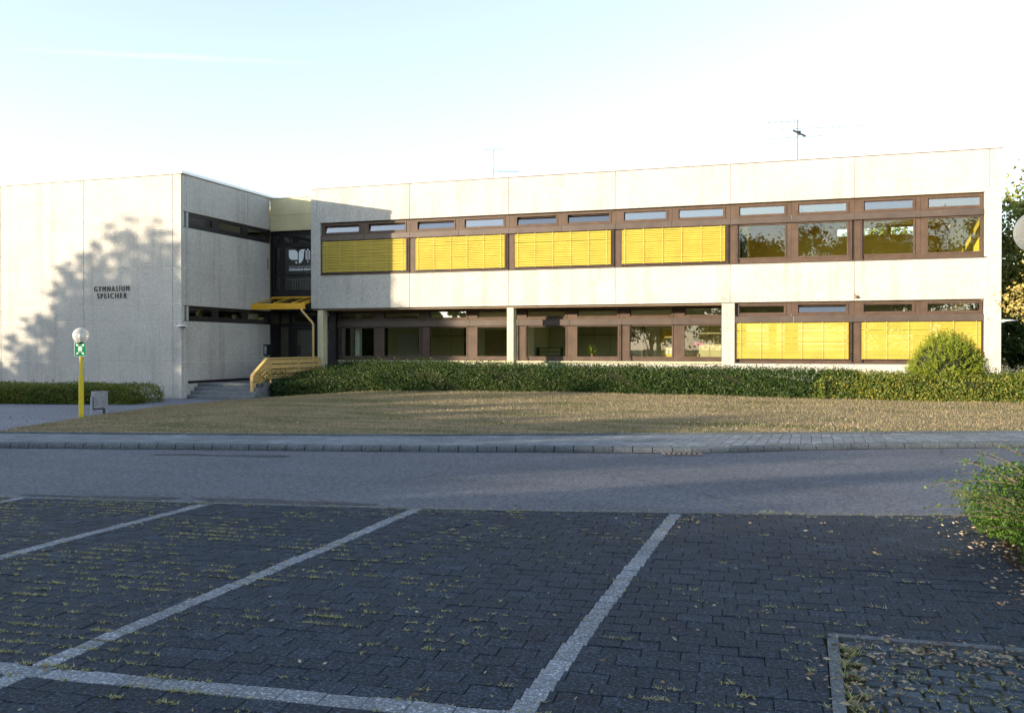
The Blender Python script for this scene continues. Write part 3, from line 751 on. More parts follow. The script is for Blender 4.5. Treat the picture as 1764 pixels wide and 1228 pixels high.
# blind boxes and sills
for (xa, xb, y, z0, z1) in [(seam[k] + (.14 if k == 0 else 0), seam[k + 1] if k < 5 else we, YW, 5.43, 5.62) for k in range(6)] + \
        [(seam[4] + .14 if k == 4 else seam[5], seam[5] if k == 4 else we, YW, 2.40, 2.60) for k in (4, 5)] + [(X0 + .19 if k == 0 else seam[k], seam[k + 1] if k < 3 else -2.46, YRW, 2.39, 2.6) for k in range(4)]:
    mid = (xa + xb) / 2
    m = MB(); m.box(xa + .002, mid - .002, y - .085, y - .016, z0, z1, 0, .006); m.box(mid + .002, xb - .002, y - .085, y - .016, z0, z1, 0, .006)
    part(m, 'blind_box', M['box'])
part(MB().box(wl, we + .03, YF - .03, YF + .14, ZS - .012, ZS + .018, 0, .004), 'window_sill', M['box'])
part(MB().box(X0 + 14.54, we + .03, YF - .03, YF + .14, ZL - .012, ZL + .018, 0, .004), 'window_sill', M['box'])
# guide rails beside every main window bay
def guides(xc, y, z0, z1):
    m = MB(); m.box(xc - .012, xc + .012, y - .075, y - .05, z0, z1)
    for zz in (z0 + .25, z1 - .3): m.box(xc - .008, xc + .008, y - .05, y - .0, zz, zz + .02)
    part(m, 'guide_rail', M['guide'])
for k in range(6):
    guides(seam[k] + .17, YW, 4.24, 5.43); guides(seam[k + 1] - (.12 if k < 5 else .16), YW, 4.24, 5.43)
for k in (4, 5): guides(seam[k] + .17, YW, 1.2, 2.4); guides(seam[k + 1] - (.12 if k == 4 else .16), YW, 1.2, 2.4)
for k in range(4): guides(seam[k] + .24, YRW, 1.2, 2.39); guides(seam[k + 1] - .1, YRW, 1.2, 2.39)
# yellow venetian blinds
def blind(x0, x1, y, z0, z1, pitch=.0575):
    m = MB(); n = int((z1 - z0 - .04) / pitch); tl = R(53)
    for k in range(n):
        zc = z1 - .03 - pitch * (k + .5) + random.gauss(0, .0015); dy, dz = .032 * math.cos(tl), .032 * math.sin(tl); wob = random.gauss(0, .0015)
        # slightly cambered slat
        pr = [(-dy, -dz), (-dy * .35 - .004, -dz * .35 + .003), (dy * .35 - .004, dz * .35 + .003), (dy, dz)]
        seg = 4
        vs = []
        for s_ in range(seg + 1):
            xx = x0 + (x1 - x0) * s_ / seg; sag = wob + random.gauss(0, .0012)
            vs += [(xx, y + a, zc + b + sag) for a, b in pr]
        m.add(vs, [(s_ * 4 + j, s_ * 4 + j + 1, s_ * 4 + 5 + j, s_ * 4 + 4 + j) for s_ in range(seg) for j in range(3)])
    b = part(m, 'blind', M['blind'])
    m = MB(); nc = 6
    for c in range(nc):
        xx = x0 + .13 + (x1 - x0 - .26) * c / (nc - 1); m.box(xx - .006, xx + .006, y - .031, y - .027, z0 + .02, z1)
    m.v = [(a - SO.x, b_ - SO.y, c) for a, b_, c in m.v]; m.build('ladder_tape', M['cord'], b)
    m = MB(); m.box(x0, x1, y - .02, y + .02, z0, z0 + .022); m.v = [(a - SO.x, b_ - SO.y, c) for a, b_, c in m.v]; m.build('bottom_rail', M['guide'], b)
for k in range(4): blind(seam[k] + .17, seam[k + 1] - .12 - .04, YW - .05, 4.27, 5.44)
blind(X0 + 14.4 + .18, seam[5] - .16, YW - .05, 1.27, 2.42); blind(seam[5] + .17, we - .06, YW - .05, 1.27, 2.42)
# columns under the overhang
for xa, xb in ((-16.593, -16.376), (-9.46, -9.23)): part(MB().box(xa, xb, YF + .03, YF + .36, 0, ZP - .05, 0, .008), 'column', M['plaster'])

# left wing
LX, LY, LT = -18.98, 24.54, 7.19
zrows = [0, 1.19, 2.50, 2.99, 4.21, 5.51, 6.01, LT]
lxs = [LX, LX - .33, LX - .33 - 3.536, LX - .33 - 7.07, LX - .33 - 10.6, LX - .33 - 14.14]
for a, b in zip(lxs[1:], lxs[:-1]):
    for z0, z1 in zip(zrows[:-1], zrows[1:]): panel_front(a, b, z0, z1, LY)
part(MB().box(lxs[-1] + .01, LX - .012, LY + .018, LY + .06, 0, LT - .01), 'joint_sealant', M['sealant'])
LB = 29.63
for y0, y1 in ((LY + .165, 24.80), (24.80, 28.2), (28.2, LB)):
    for z0, z1 in zip(zrows[:-1], zrows[1:]):
        if (z0 in (2.50, 5.51)) and y0 > 24.7: continue
        panel_side(y0, y1, z0, z1, LX)
for z0, z1 in ((2.50, 2.99), (5.51, 6.01)): panel_side(24.80, 24.905, z0, z1, LX)
m = MB(); 
for z0, z1 in ((0, 2.49), (3.0, 5.50), (6.02, LT - .01)): m.box(LX - .06, LX - .012, LY + .1, LB, z0, z1)
part(m, 'joint_sealant', M['sealant'])
part(MB().box(lxs[-1], LX + .03, LY - .03, LY + .3, LT, LT + .02), 'roof_flashing', M['coping_brown'])
m = MB(); m.box(lxs[-1], LX + .035, LY + .005, LY + .35, LT + .021, LT + .11, 0, .01); m.box(LX - .32, LX + .035, LY + .352, 34, LT + .018, LT + .11, 0, .01); part(m, 'roof_coping', M['coping_white'])
part(MB().box(LX - .33, LX + .02, LY + .3, 34, LT, LT + .017), 'roof_flashing', M['coping_brown'])
part(MB().box(lxs[-1], LX - .2, LY + .3, 38, 6.5, 6.8), 'roof', M['ceiling'])
m = MB(); m.box(lxs[-1], lxs[-1] + .2, LY + .3, 38, 0, 6.5); m.box(lxs[-1] + .2, LX - .2, 37.8, 38, 0, 6.5); m.box(LX - 4, LX - 3.9, LY + .3, 37.8, 0, 6.5); m.box(lxs[-1] + .2, LX - .2, LY + .3, 37.8, 3.0, 3.4); m.box(LX - 3.9, LX - .2, LB + .3, LB + .4, 0, 6.5)
part(m, 'inner_wall', M['floor_in'])
for z0, z1 in ((2.50, 2.99), (5.51, 6.01)):
    # ribbon window with three lights, set back
    m = MB(); xx = LX - .10; g0, g1 = z0 + .16, z1 - .1
    ys = [(24.905, 25.0), (26.2, 26.55), (27.9, 28.28), (29.45, 29.66)]
    m.box(xx, xx + .05, 24.905, 29.66, z0 + .004, g0); m.box(xx, xx + .05, 24.905, 29.66, g1, z1 - .004)
    for a, b in ys: m.box(xx, xx + .05, a, b, g0, g1)
    f = part(m, 'ribbon_window', M['frame_link'])
    for (a, b), (c, d) in zip(ys[:-1], ys[1:]):
        q = MB(); q.box(xx + .01, xx + .018, b, c, g0, g1); q.v = [(p[0] - SO.x, p[1] - SO.y, p[2]) for p in q.v]; q.build('pane', M['glass'], f)

# recessed link with the entrance
EXl, EXr = LX + .002, XL_ - .002
part(MB().box(EXl, EXr + .3, LB, LB + .1, 6.545, 7.17, 0, .004), 'fascia_panel', M['fascia'])
part(MB().box(EXl, EXr + .3, LB + .004, LB + .1, 5.965, 6.539, 0, .004), 'fascia_panel', M['fascia'])
part(MB().box(EXl, EXr + .3, LB - .02, LB + .3, 7.172, 7.19), 'roof_flashing', M['coping_brown'])
part(MB().box(EXl - .1, EXr + .2, LB + .1, 38, 6.7, 6.9), 'roof', M['ceiling'])
def off(mb): mb.v = [(p[0] - SO.x, p[1] - SO.y, p[2]) for p in mb.v]; return mb
YE = 29.8
def grid_window(xs, zs, y, name, panes, fw=.06):
    m = MB()
    for x in xs: m.box(x[0], x[1], y, y + .09, zs[0][0], zs[-1][1])
    for a, b in zip(xs[:-1], xs[1:]):
        for z in zs: m.box(a[1], b[0], y + .004, y + .086, z[0], z[1])
    f = part(m, name, M['frame_link'])
    for (a, b, z0, z1) in panes: off(MB().box(a, b, y + .04, y + .048, z0, z1)).build('pane', M['glass'], f)
    return f
xs = [(-19.0, -18.93), (-18.66, -18.5), (EXr, EXr + .2)]; zs = [(3.45, 3.78), (4.28, 4.37), (5.38, 5.52), (5.78, 5.97)]
lw_ = grid_window(xs, zs, YE, 'link_window', [(a[1], b[0], z0[1], z1[0]) for a, b in zip(xs[:-1], xs[1:]) for z0, z1 in zip(zs[:-1], zs[1:])])
m = MB()
for k in range(16): m.box(-18.45 + k * .11, -18.43 + k * .11, YE + .5, YE + .52, 3.5, 4.22)
m.box(-18.6, -16.8, YE + .5, YE + .53, 4.2, 4.24); part(m, 'inner_railing', M['bin'])
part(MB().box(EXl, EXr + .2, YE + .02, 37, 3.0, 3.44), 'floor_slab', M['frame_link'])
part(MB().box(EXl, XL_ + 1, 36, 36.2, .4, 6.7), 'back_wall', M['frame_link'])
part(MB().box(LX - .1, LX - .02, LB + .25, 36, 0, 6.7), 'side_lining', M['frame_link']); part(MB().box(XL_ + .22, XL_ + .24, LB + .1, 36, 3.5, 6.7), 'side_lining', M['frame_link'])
# doors
xs = [(-19.0, -18.93), (-18.6, -18.42), (-17.45, -17.38), (-16.5, -16.44)]; zs = [(.45, .56), (2.42, 2.55), (2.95, 3.0)]
ed = grid_window(xs, zs, 30.3, 'entrance_glazing', [(a[1], b[0], z0[1], z1[0]) for a, b in zip(xs[:-1], xs[1:]) for z0, z1 in zip(zs[:-1], zs[1:])])
for a, b in ((-18.40, -17.47), (-17.36, -16.52)):
    m = MB(); m.box(a, a + .09, 30.27, 30.30, .57, 2.41); m.box(b - .09, b, 30.27, 30.30, .57, 2.41); m.box(a + .09, b - .09, 30.272, 30.298, .57, .72); m.box(a + .09, b - .09, 30.272, 30.298, 2.3, 2.41)
    d = part(m, 'entrance_door', M['frame_link'])
    off(MB().tube([(b - .05, 30.2, 1.2), (b - .05, 30.2, 1.9)], .014, 8)).build('handle', M['steel'], d)
part(MB().box(-18.92, -18.6, 30.25, 30.29, .56, 2.42), 'side_panel', M['side_panel'])
part(MB().box(LX, EXr + .4, YE + .1, 30.45, 3.0, 3.44), 'lintel', M['frame_link'])
part(MB().box(LX - .02, LX, LB, 30.4, .4, 3.0), 'return_panel', M['frame_link'])
part(MB().box(LX - .05, EXr + .3, 30.5, 36, 2.96, 2.99), 'ceiling', M['ceiling'])
# canopy
m = MB(); m.box(LX + .005, EXr + .01, 28.40, 28.50, 3.005, 3.215, 0, .004); m.box(LX + .005, EXr + .01, 28.385, 28.40, 3.10, 3.115)
cn = part(m, 'canopy', M['yellow'])
for x in (-18.86, -18.1, -17.35, -16.95):
    off(MB().bar((x - .0, 28.5, 3.20), (x, 29.79, 3.475), .07, .10)).build('rafter', M['yellow'], cn)
off(MB().box(LX + .005, EXr + .01, 29.70, 29.79, 3.43, 3.53)).build('rear_beam', M['yellow'], cn)
q = MB(); q.add([(LX + .02, 28.5, 3.235), (EXr, 28.5, 3.235), (EXr, 29.7, 3.49), (LX + .02, 29.7, 3.49), (LX + .02, 28.5, 3.243), (EXr, 28.5, 3.243), (EXr, 29.7, 3.498), (LX + .02, 29.7, 3.498)], [(0, 3, 2, 1), (4, 5, 6, 7), (0, 1, 5, 4), (1, 2, 6, 5), (2, 3, 7, 6), (3, 0, 4, 7)])
off(q).build('canopy_glazing', M['glass'], cn)
# downpipe
m = MB(); m.tube([(-16.93, 28.42, 3.02), (-16.93, 28.42, 2.95), (-16.62, 28.62, 2.52), (-16.60, 28.64, 2.45), (-16.60, 28.64, .3)], .04, 12)
dp = part(m, 'downpipe', M['rail_yellow'], smooth=True)
q = MB()
for z in (2.4, 1.6, 1.0): q.tube([(-16.60, 28.64, z), (-16.60, 28.64, z + .03)], .047, 12)
off(q).build('pipe_clamp', M['steel'], dp)
# small fittings on the facade
def text_obj(body, size, depth, name, mat, parent, mtx, spacing=1.0, bold=0, align='LEFT'):
    cu = bpy.data.curves.new(name, 'FONT'); cu.body = body; cu.size = size; cu.extrude = depth; cu.space_character = spacing; cu.offset = bold; cu.align_x = align
    cu.resolution_u = 3
    t = bpy.data.objects.new(name, cu); col.objects.link(t)
    dg = bpy.context.evaluated_depsgraph_get(); me = bpy.data.meshes.new_from_object(t.evaluated_get(dg))
    bpy.data.objects.remove(t); bpy.data.curves.remove(cu)
    me.transform(mtx); me.materials.clear(); me.materials.append(mat)
    o = bpy.data.objects.new(name, me); col.objects.link(o)
    if parent: o.parent = parent
    return o
def face_front(x, y, z): return Matrix.Translation((x, y, z)) @ Matrix.Rotation(R(90), 4, 'X')
ls = empty('wall_lettering', (-21.7, LY, 3.4), 'dark raised letters GYMNASIUM SPEICHER on the pale left wall', 'lettering')
for body, x0, x1, z in (('GYMNASIUM', -22.40, -21.0, 3.485), ('SPEICHER', -22.28, -21.10, 3.255)):
    t = text_obj(body, .27, .012, 'letters', M['letters'], ls, Matrix.Identity(4), 1.45, -.001)
    w0 = max(v.co.x for v in t.data.vertices) - min(v.co.x for v in t.data.vertices); mn = min(v.co.x for v in t.data.vertices)
    t.data.transform(Matrix.Translation((x0 + 21.7, -.016, z - 3.4)) @ Matrix.Rotation(R(90), 4, 'X') @ Matrix.Diagonal(((x1 - x0) / w0, .95, 1, 1)) @ Matrix.Translation((-mn, 0, 0)))
# foil logo on the link window
def flat_poly(pts, y, name, mat, parent):
    m = MB(); n = len(pts); m.add([(x, y, z) for x, z in pts] + [(x, y + .003, z) for x, z in pts], [tuple(range(n)), tuple(range(2 * n - 1, n - 1, -1))] + [(i, (i + 1) % n, n + (i + 1) % n, n + i) for i in range(n)])
    return off(m).build(name, mat, parent)
def arc(cx, cz, r, a0, a1, n=8, rz=None): return [(cx + r * math.cos(R(a0 + (a1 - a0) * i / n)), cz + (rz or r) * math.sin(R(a0 + (a1 - a0) * i / n))) for i in range(n + 1)]
lx0, yl = -18.31, YE - .002 + .036
flat_poly([(lx0, 5.27)] + arc(lx0 + .22, 5.11, .16, 90, 0) + [(lx0 + .38, 4.90)] + arc(lx0 + .16, 5.05, .16, 270, 180, rz=.15), yl, 'logo', M['sticker'], lw_)
flat_poly([(lx0 + .70, 5.28), (lx0 + .66, 5.24), (lx0 + .635, 5.16)] + [(lx0 + .63, 5.02), (lx0 + .60, 4.90), (lx0 + .53, 4.80), (lx0 + .42, 4.76), (lx0 + .42, 5.13)] + arc(lx0 + .56, 5.13, .14, 180, 90, 6, .15), yl, 'logo', M['sticker'], lw_)
flat_poly(arc(lx0 + .315, 4.80, .04, 0, 345, 14), yl, 'logo', M['sticker'], lw_)
flat_poly(arc(lx0 + .55, 5.185, .022, 0, 345, 12), yl - .004, 'logo', M['frame_link'], lw_)
wx = lx0 + .80
flat_poly([(wx - .01, 4.78), (wx + .01, 4.78), (wx + .01, 5.2), (wx - .01, 5.2)], yl, 'logo', M['sticker'], lw_)
flat_poly(arc(wx, 5.26, .035, 0, 345, 12), yl, 'logo', M['sticker'], lw_)
for s in (-1, 1):
    for j in range(4): flat_poly(arc(wx + s * .065, 4.94 + j * .085, .037, 0, 345, 12), yl, 'logo', M['sticker'], lw_)
for body, z, mat, b in (('GENOSSENSCHAFTLICHES', 4.60, 'sticker_grey', 0), ('GYMNASIUM SPEICHER', 4.50, 'sticker', .004)):
    text_obj(body, .105, .001, 'logo_text', M[mat], lw_, face_front(lx0 - SO.x, yl - SO.y, z), 1.0, b)

# ---------------------------------------------------------------- entrance steps and railing
st = empty('entrance_steps', (-17.9, 25.3, 0), 'grey concrete steps rising to the landing beside the left wall', 'steps')
so = Vector(st.location)
def loc(mb, o): mb.v = [(x - o.x, y - o.y, z - o.z) for x, y, z in mb.v]; return mb
ys_ = [24.80, 24.98, 25.17, 25.36]; zs_ = [0.0, .12, .24, .36]
for k in range(4):
    loc(MB().box(LX + .002, -16.62 + (3 - k) * .05, ys_[k], 25.54 + .02, zs_[k], zs_[k] + .118, 0, .006) if k < 3 else MB().box(LX + .002, -16.70, ys_[k], 25.54, .36, .48, 0, .006), so).build('step', M['step'], st)
    loc(MB().box(LX + .004, -16.64 + (3 - k) * .05, ys_[k] - .004, ys_[k] + .03, zs_[k] + .10, zs_[k] + .1205), so).build('step_nosing', M['step_nose'], st)
loc(MB().box(LX + .002, -16.62, 25.56, 30.28, .0, .478), so).build('landing', M['step'], st)
loc(MB().box(LX + .001, LX + .012, 24.85, 30.28, .48, .56), so).build('skirting', M['frame_link'], st)
rl = empty('handrail', (-16.74, 25.2, 0), 'ochre painted railing of horizontal boards climbing beside the entrance steps', 'railing')
ro = Vector(rl.location)
p0, p1, p2 = (-16.78, 25.14), (-16.86, 26.1), (-16.40, 28.75)
loc(MB().box(p0[0] - .05, p0[0] + .05, p0[1] - .035, p0[1] + .035, 0, .70), ro).build('post', M['rail_yellow'], rl)
for pt, zt in (((-16.86, 26.28), 1.24), ((-16.62, 27.65), 1.25), ((-16.40, 28.7), 1.26)):
    loc(MB().box(pt[0] + .02, pt[0] + .06, pt[1] - .025, pt[1] + .025, .45, zt), ro).build('post', M['rail_yellow'], rl)
m = MB(); m.bar((*p0, .74), (*p1, 1.28), .11, .045); m.bar((p1[0], p1[1], 1.28), (*p2, 1.30), .11, .045); loc(m, ro).build('top_rail', M['rail_yellow'], rl)
for j in range(4):
    z0, z1 = .64 - j * .135, 1.17 - j * .165
    m = MB(); m.bar((p0[0], p0[1] + .03, z0 - .02), (*p1, z1), .022, .12); m.bar((*p1, z1), (*p2, z1 + .02), .022, .135)
    loc(m, ro).build('board', M['rail_yellow'], rl)

# mailbox, wall lamps, hook
mbx = empty('mailbox', (LX + .0, 29.33, 1.56), 'dark metal letter box on the wall beside the entrance', 'mailbox')
m = MB(); m.box(.0, .16, -.17, .17, -.2, .2, 0, .01); m.build('body', M['blackp'], mbx)
m = MB(); m.box(.02, .14, -.181, -.171, -.15, .15, 0, .003); m.build('front_plate', M['bin'], mbx)
m = MB(); m.box(.10, .115, -.19, -.182, -.02, .1); m.build('handle', M['white'], mbx)
def wall_lamp(x, y, z, rz, label):
    e = empty('wall_lamp', (x, y, z), label, 'lamp', 'flat lamps fixed to the concrete corners', rz)
    q = MB(); q.lathe([(.0, .03), (.10, .025), (.20, .0), (.205, -.012), (.0, -.02)], (0, -.22, 0), 20); q.build('shade', M['coping_white'], e, True)
    q = MB(); q.box(-.03, .03, -.14, 0, -.045, -.012); q.box(-.05, .05, -.02, 0, -.07, .03); q.build('bracket', M['steel'], e)
wall_lamp(LX, LY + .12, 2.33, R(20), 'flat disc lamp on the corner of the left wall near the low strip window')
wall_lamp(XR_ + .0, YF + .02, 2.40, R(40), 'flat disc lamp on the right end corner of the building beside the tree')
hk = MB(); hk.tube([(0, 0, .18), (.03, -.02, .12), (.03, -.02, -.12), (0, 0, -.18)], .012, 6)
o = hk.build('cable_bracket', M['blackp'], None); o.location = (LX + .01, 29.45, 4.75); tag(o, 'thin curved metal hook on the side wall beside the logo window', 'hook')
q = MB(); q.box(-.05, .05, -.05, 0, -.04, .05, 0, .008); q.tube([(0, -.05, 0), (.0, -.09, -.01)], .03, 10); q.tube([(-.02, -.02, .04), (-.05, -.005, .18)], .006, 5)
o = q.build('outdoor_sensor', M['coping_brown']); o.location = (seam[5] + .03, YF, 3.14); tag(o, 'small rusty fitting on the white band above the ground floor blinds', 'fitting')

# plants on the window ledges
def ledge_plant(x, kind, label):
    e = empty('potted_plant', (x, YRW + .2, 1.33), label, 'plant', 'plants on the ground floor window sill')
    q = MB(); q.lathe([(.001, 0), (.045, 0), (.06, .1), (.05, .1), (.001, .085)], (0, 0, 0), 12); q.build('pot', M['pot'], e)
    if kind == 'green':
        P = []; q = MB()
        for k in range(26):
            a = random.uniform(0, 2 * PI); t = random.uniform(.05, .22); h = random.uniform(.2, .45)
            q.tube([(0, 0, .08), (t * .4 * math.cos(a), t * .4 * math.sin(a), h * .6), (t * math.cos(a), t * math.sin(a), h)], [.012, .012, .002], 4)
        q.build('leaves', M['leaf_yew'], e)
    else:
        q = MB()
        for a in (-.5, .2, .8): q.tube([(0, 0, .08), (.02 * a, 0, .25), (.1 * a, 0, .42)], .004, 4)
        q.build('stem', M['leaf_shrub'], e)
        P = np.array([[random.uniform(-.12, .14), random.uniform(-.05, .05), random.uniform(.38, .48)] for _ in range(60)])
        np_mesh('blossom', leaf_verts(P, .06, .9), 4, M['petal'] if kind == 'white' else M['pink'], parent=e)
ledge_plant(-7.57 + .72 , 'green', 'green spiky pot plant behind the ground floor window')
ledge_plant(-5.5, 'white', 'white flowering orchid behind the ground floor window')
ledge_plant(-3.3, 'pink', 'pink flowering pot plant behind the window near the white pier')

# ---------------------------------------------------------------- roof antennas
an = empty('roof_antenna', (-11.69, 34, 6.6), 'short antenna mast with one crossbar and small yagi, left of the roof', 'antenna')
q = MB(); q.tube([(0, 0, 0), (0, 0, 2.9)], .016, 6); q.tube([(0, 0, 2.9), (0, 0, 3.5)], .006, 5); q.build('mast', M['rust'], an)
q = MB(); q.tube([(-.4, 0, 2.86), (.4, .05, 2.83)], .011, 5); q.box(-.03, .03, -.03, .03, 2.8, 2.88); q.build('crossbar', M['alu'], an)
q = MB(); q.tube([(-.08, 0, 1.98), (1.05, .1, 1.93)], .012, 5)
for k in range(11): x = .1 + k * .09; q.tube([(x, -.15, 1.975 - x * .04), (x, .3, 1.975 - x * .04)], .005, 4); q.tube([(x, .1, 1.935 - x * .04), (x, .1, 2.01 - x * .04)], .005, 4)
q.tube([(.1, .0, 1.86), (.2, .0, 2.2)], .008, 4); q.tube([(.1, 0, 2.06), (.2, 0, 1.8)], .008, 4); q.box(-.04, .04, -.05, .05, 2.1, 2.22); q.build('yagi', M['steel'], an)
an = empty('roof_antenna', (-.26, 34, 6.6), 'tall antenna mast with several wide yagi arrays, right of the roof', 'antenna')
q = MB(); q.tube([(0, 0, 0), (0, 0, 3.15)], .022, 6); q.build('mast', M['rust'], an)
def yagi(z, x0, x1, n, el, name, dz=0):
    q = MB(); q.tube([(x0, 0, z - dz), (x1, .1, z + dz)], .008, 5)
    for k in range(n):
        x = x0 + (x1 - x0) * (k + .3) / n; q.tube([(x, -el, z), (x, el, z + .01)], .006, 4); q.tube([(x, 0, z - el * .22), (x + el * .1, 0, z + el * .22)], .005, 4)
    q.build(name, M['alu'], an)
yagi(3.10, -1.05, .05, 5, .45, 'yagi'); yagi(2.80, -.6, 2.3, 12, .2, 'yagi', -.02); yagi(2.52, -.95, 1.2, 8, .4, 'yagi', .01)
q = MB(); q.tube([(-.15, -.05, 2.75), (.28, -.1, 2.5)], .035, 8); q.box(.02, .12, -.08, 0, 2.58, 2.72); q.build('amplifier', M['blackp'], an)

# ---------------------------------------------------------------- street furniture
def globe_lamp(x, y, h, r, label, sleeve=True):
    e = empty('street_lamp', (x, y, 0), label, 'street lamp', 'globe lamps on yellow posts')
    q = MB(); q.tube([(0, 0, h * .47 if sleeve else 0), (0, 0, h - 2 * r + .02)], .036, 14); 
    if sleeve: q.tube([(0, 0, 0), (0, 0, h * .47)], .055, 16)
    q.build('post', M['pole_yellow'], e)
    c = h - r
    q = MB(); q.lathe([(.04, -r - .02), (.085, -r + .0), (.095, -r + .025), (.04, -r + .03)], (0, 0, c), 20); q.build('collar', M['blackp'], e, True)
    q = MB(); q.lathe([(.05, -r + .03), (.05, -r + .10), (.065, -r + .11), (.065, .02), (.05, .04), (.001, .045)], (0, 0, c), 18); q.build('lamp_core', M['coping_white'], e, True)
    q = MB(); bm = bmesh.new(); bmesh.ops.create_uvsphere(bm, u_segments=36, v_segments=20, radius=r); q.frombm(bm, 0, Matrix.Translation((0, 0, c))); bm.free(); q.build('globe', M['milky_white'] if sleeve else M['milky'], e, True)
    return e
globe_lamp(-15.874, 16.962, 2.09, .18, 'globe lamp on a yellow post beside the path, carrying a green sign')
globe_lamp(1.87, 8.69, 2.78, .18, 'globe lamp rising from the shrub at the right edge of the car park', False)
# assembly point sign
sg = empty('assembly_sign', (-15.874 + .02, 16.962 - .045, 1.595), 'green assembly point sign with four arrows and white figures on the yellow lamp post', 'sign', rz=.33)
m = MB(); m.box(-.135, .135, -.004, .004, -.165, .165, 0, .002); m.build('border', M['white'], sg)
m = MB(); m.box(-.127, .127, -.007, -.0045, -.157, .157); m.build('plate', M['green_sign'], sg)
def spoly(pts, name):
    m = MB(); n = len(pts); m.add([(x, -.0095, z) for x, z in pts] + [(x, -.0072, z) for x, z in pts], [tuple(range(n)), tuple(range(2 * n - 1, n - 1, -1))] + [(i, (i + 1) % n, n + (i + 1) % n, n + i) for i in range(n)]); m.build(name, M['white'], sg)
for sx in (-1, 1):
    for sz in (-1, 1):
        tip = Vector((sx * .042, sz * .072)); d = Vector((-sx, -sz)).normalized(); nn = Vector((-d.y, d.x)); tail = tip - d * .07
        a = tip - d * .03
        pts = [tip + d * .0, tip + Vector((sx * .038, 0)), a + nn * (.009 if True else 0), tail + nn * .009, tail - nn * .009, a - nn * .009, tip + Vector((0, sz * .038))]
        k1 = tip + Vector((sx * .045, 0)); k2 = tip + Vector((0, sz * .045))
        spoly([tuple(tip), tuple(k1), tuple(k2)], 'arrow'); spoly([tuple(a + nn * .009), tuple(tail + nn * .009), tuple(tail - nn * .009), tuple(a - nn * .009)], 'arrow')
def fig(cx, cz, s):
    spoly(arc(cx, cz + .048 * s, .011 * s, 0, 340, 10), 'figure')
    spoly([(cx - .016 * s, cz + .033 * s), (cx + .016 * s, cz + .033 * s), (cx + .019 * s, cz - .005 * s), (cx + .011 * s, cz - .005 * s), (cx + .011 * s, cz - .06 * s), (cx + .002 * s, cz - .06 * s), (cx + .001, cz - .015 * s), (cx - .001, cz - .015 * s), (cx - .002 * s, cz - .06 * s), (cx - .011 * s, cz - .06 * s), (cx - .011 * s, cz - .005 * s), (cx - .019 * s, cz - .005 * s)], 'figure')
fig(-.024, 0, 1.05); fig(.024, 0, 1.05); fig(0, .028, .8)
# litter bin on two legs
bn = empty('litter_bin', (-16.34, 18.05, 0), 'grey box shaped litter bin on a low steel stand beside the path', 'litter bin', rz=R(66))
m = MB(); th = .012
m.box(-.15, .15, -.12, -.12 + th, .17, .56); m.box(-.15, .15, .12 - th, .12, .17, .56); m.box(-.15, -.15 + th, -.12 + th, .12 - th, .17, .56); m.box(.15 - th, .15, -.12 + th, .12 - th, .17, .56); m.box(-.14, .14, -.11, .11, .17, .185)
m.build('container', M['bin'], bn)
m = MB(); m.tube([(-.19, 0, -.02), (-.19, 0, .46)], .03, 12); m.build('post', M['steel'], bn)
m = MB(); m.box(-.16, .12, -.02, .02, .13, .165); m.box(.08, .13, -.02, .02, -.02, .13); m.build('stand', M['blackp'], bn)
m = MB(); m.box(-.16, .16, -.13, .13, .556, .57); m.build('rim', M['bin'], bn)

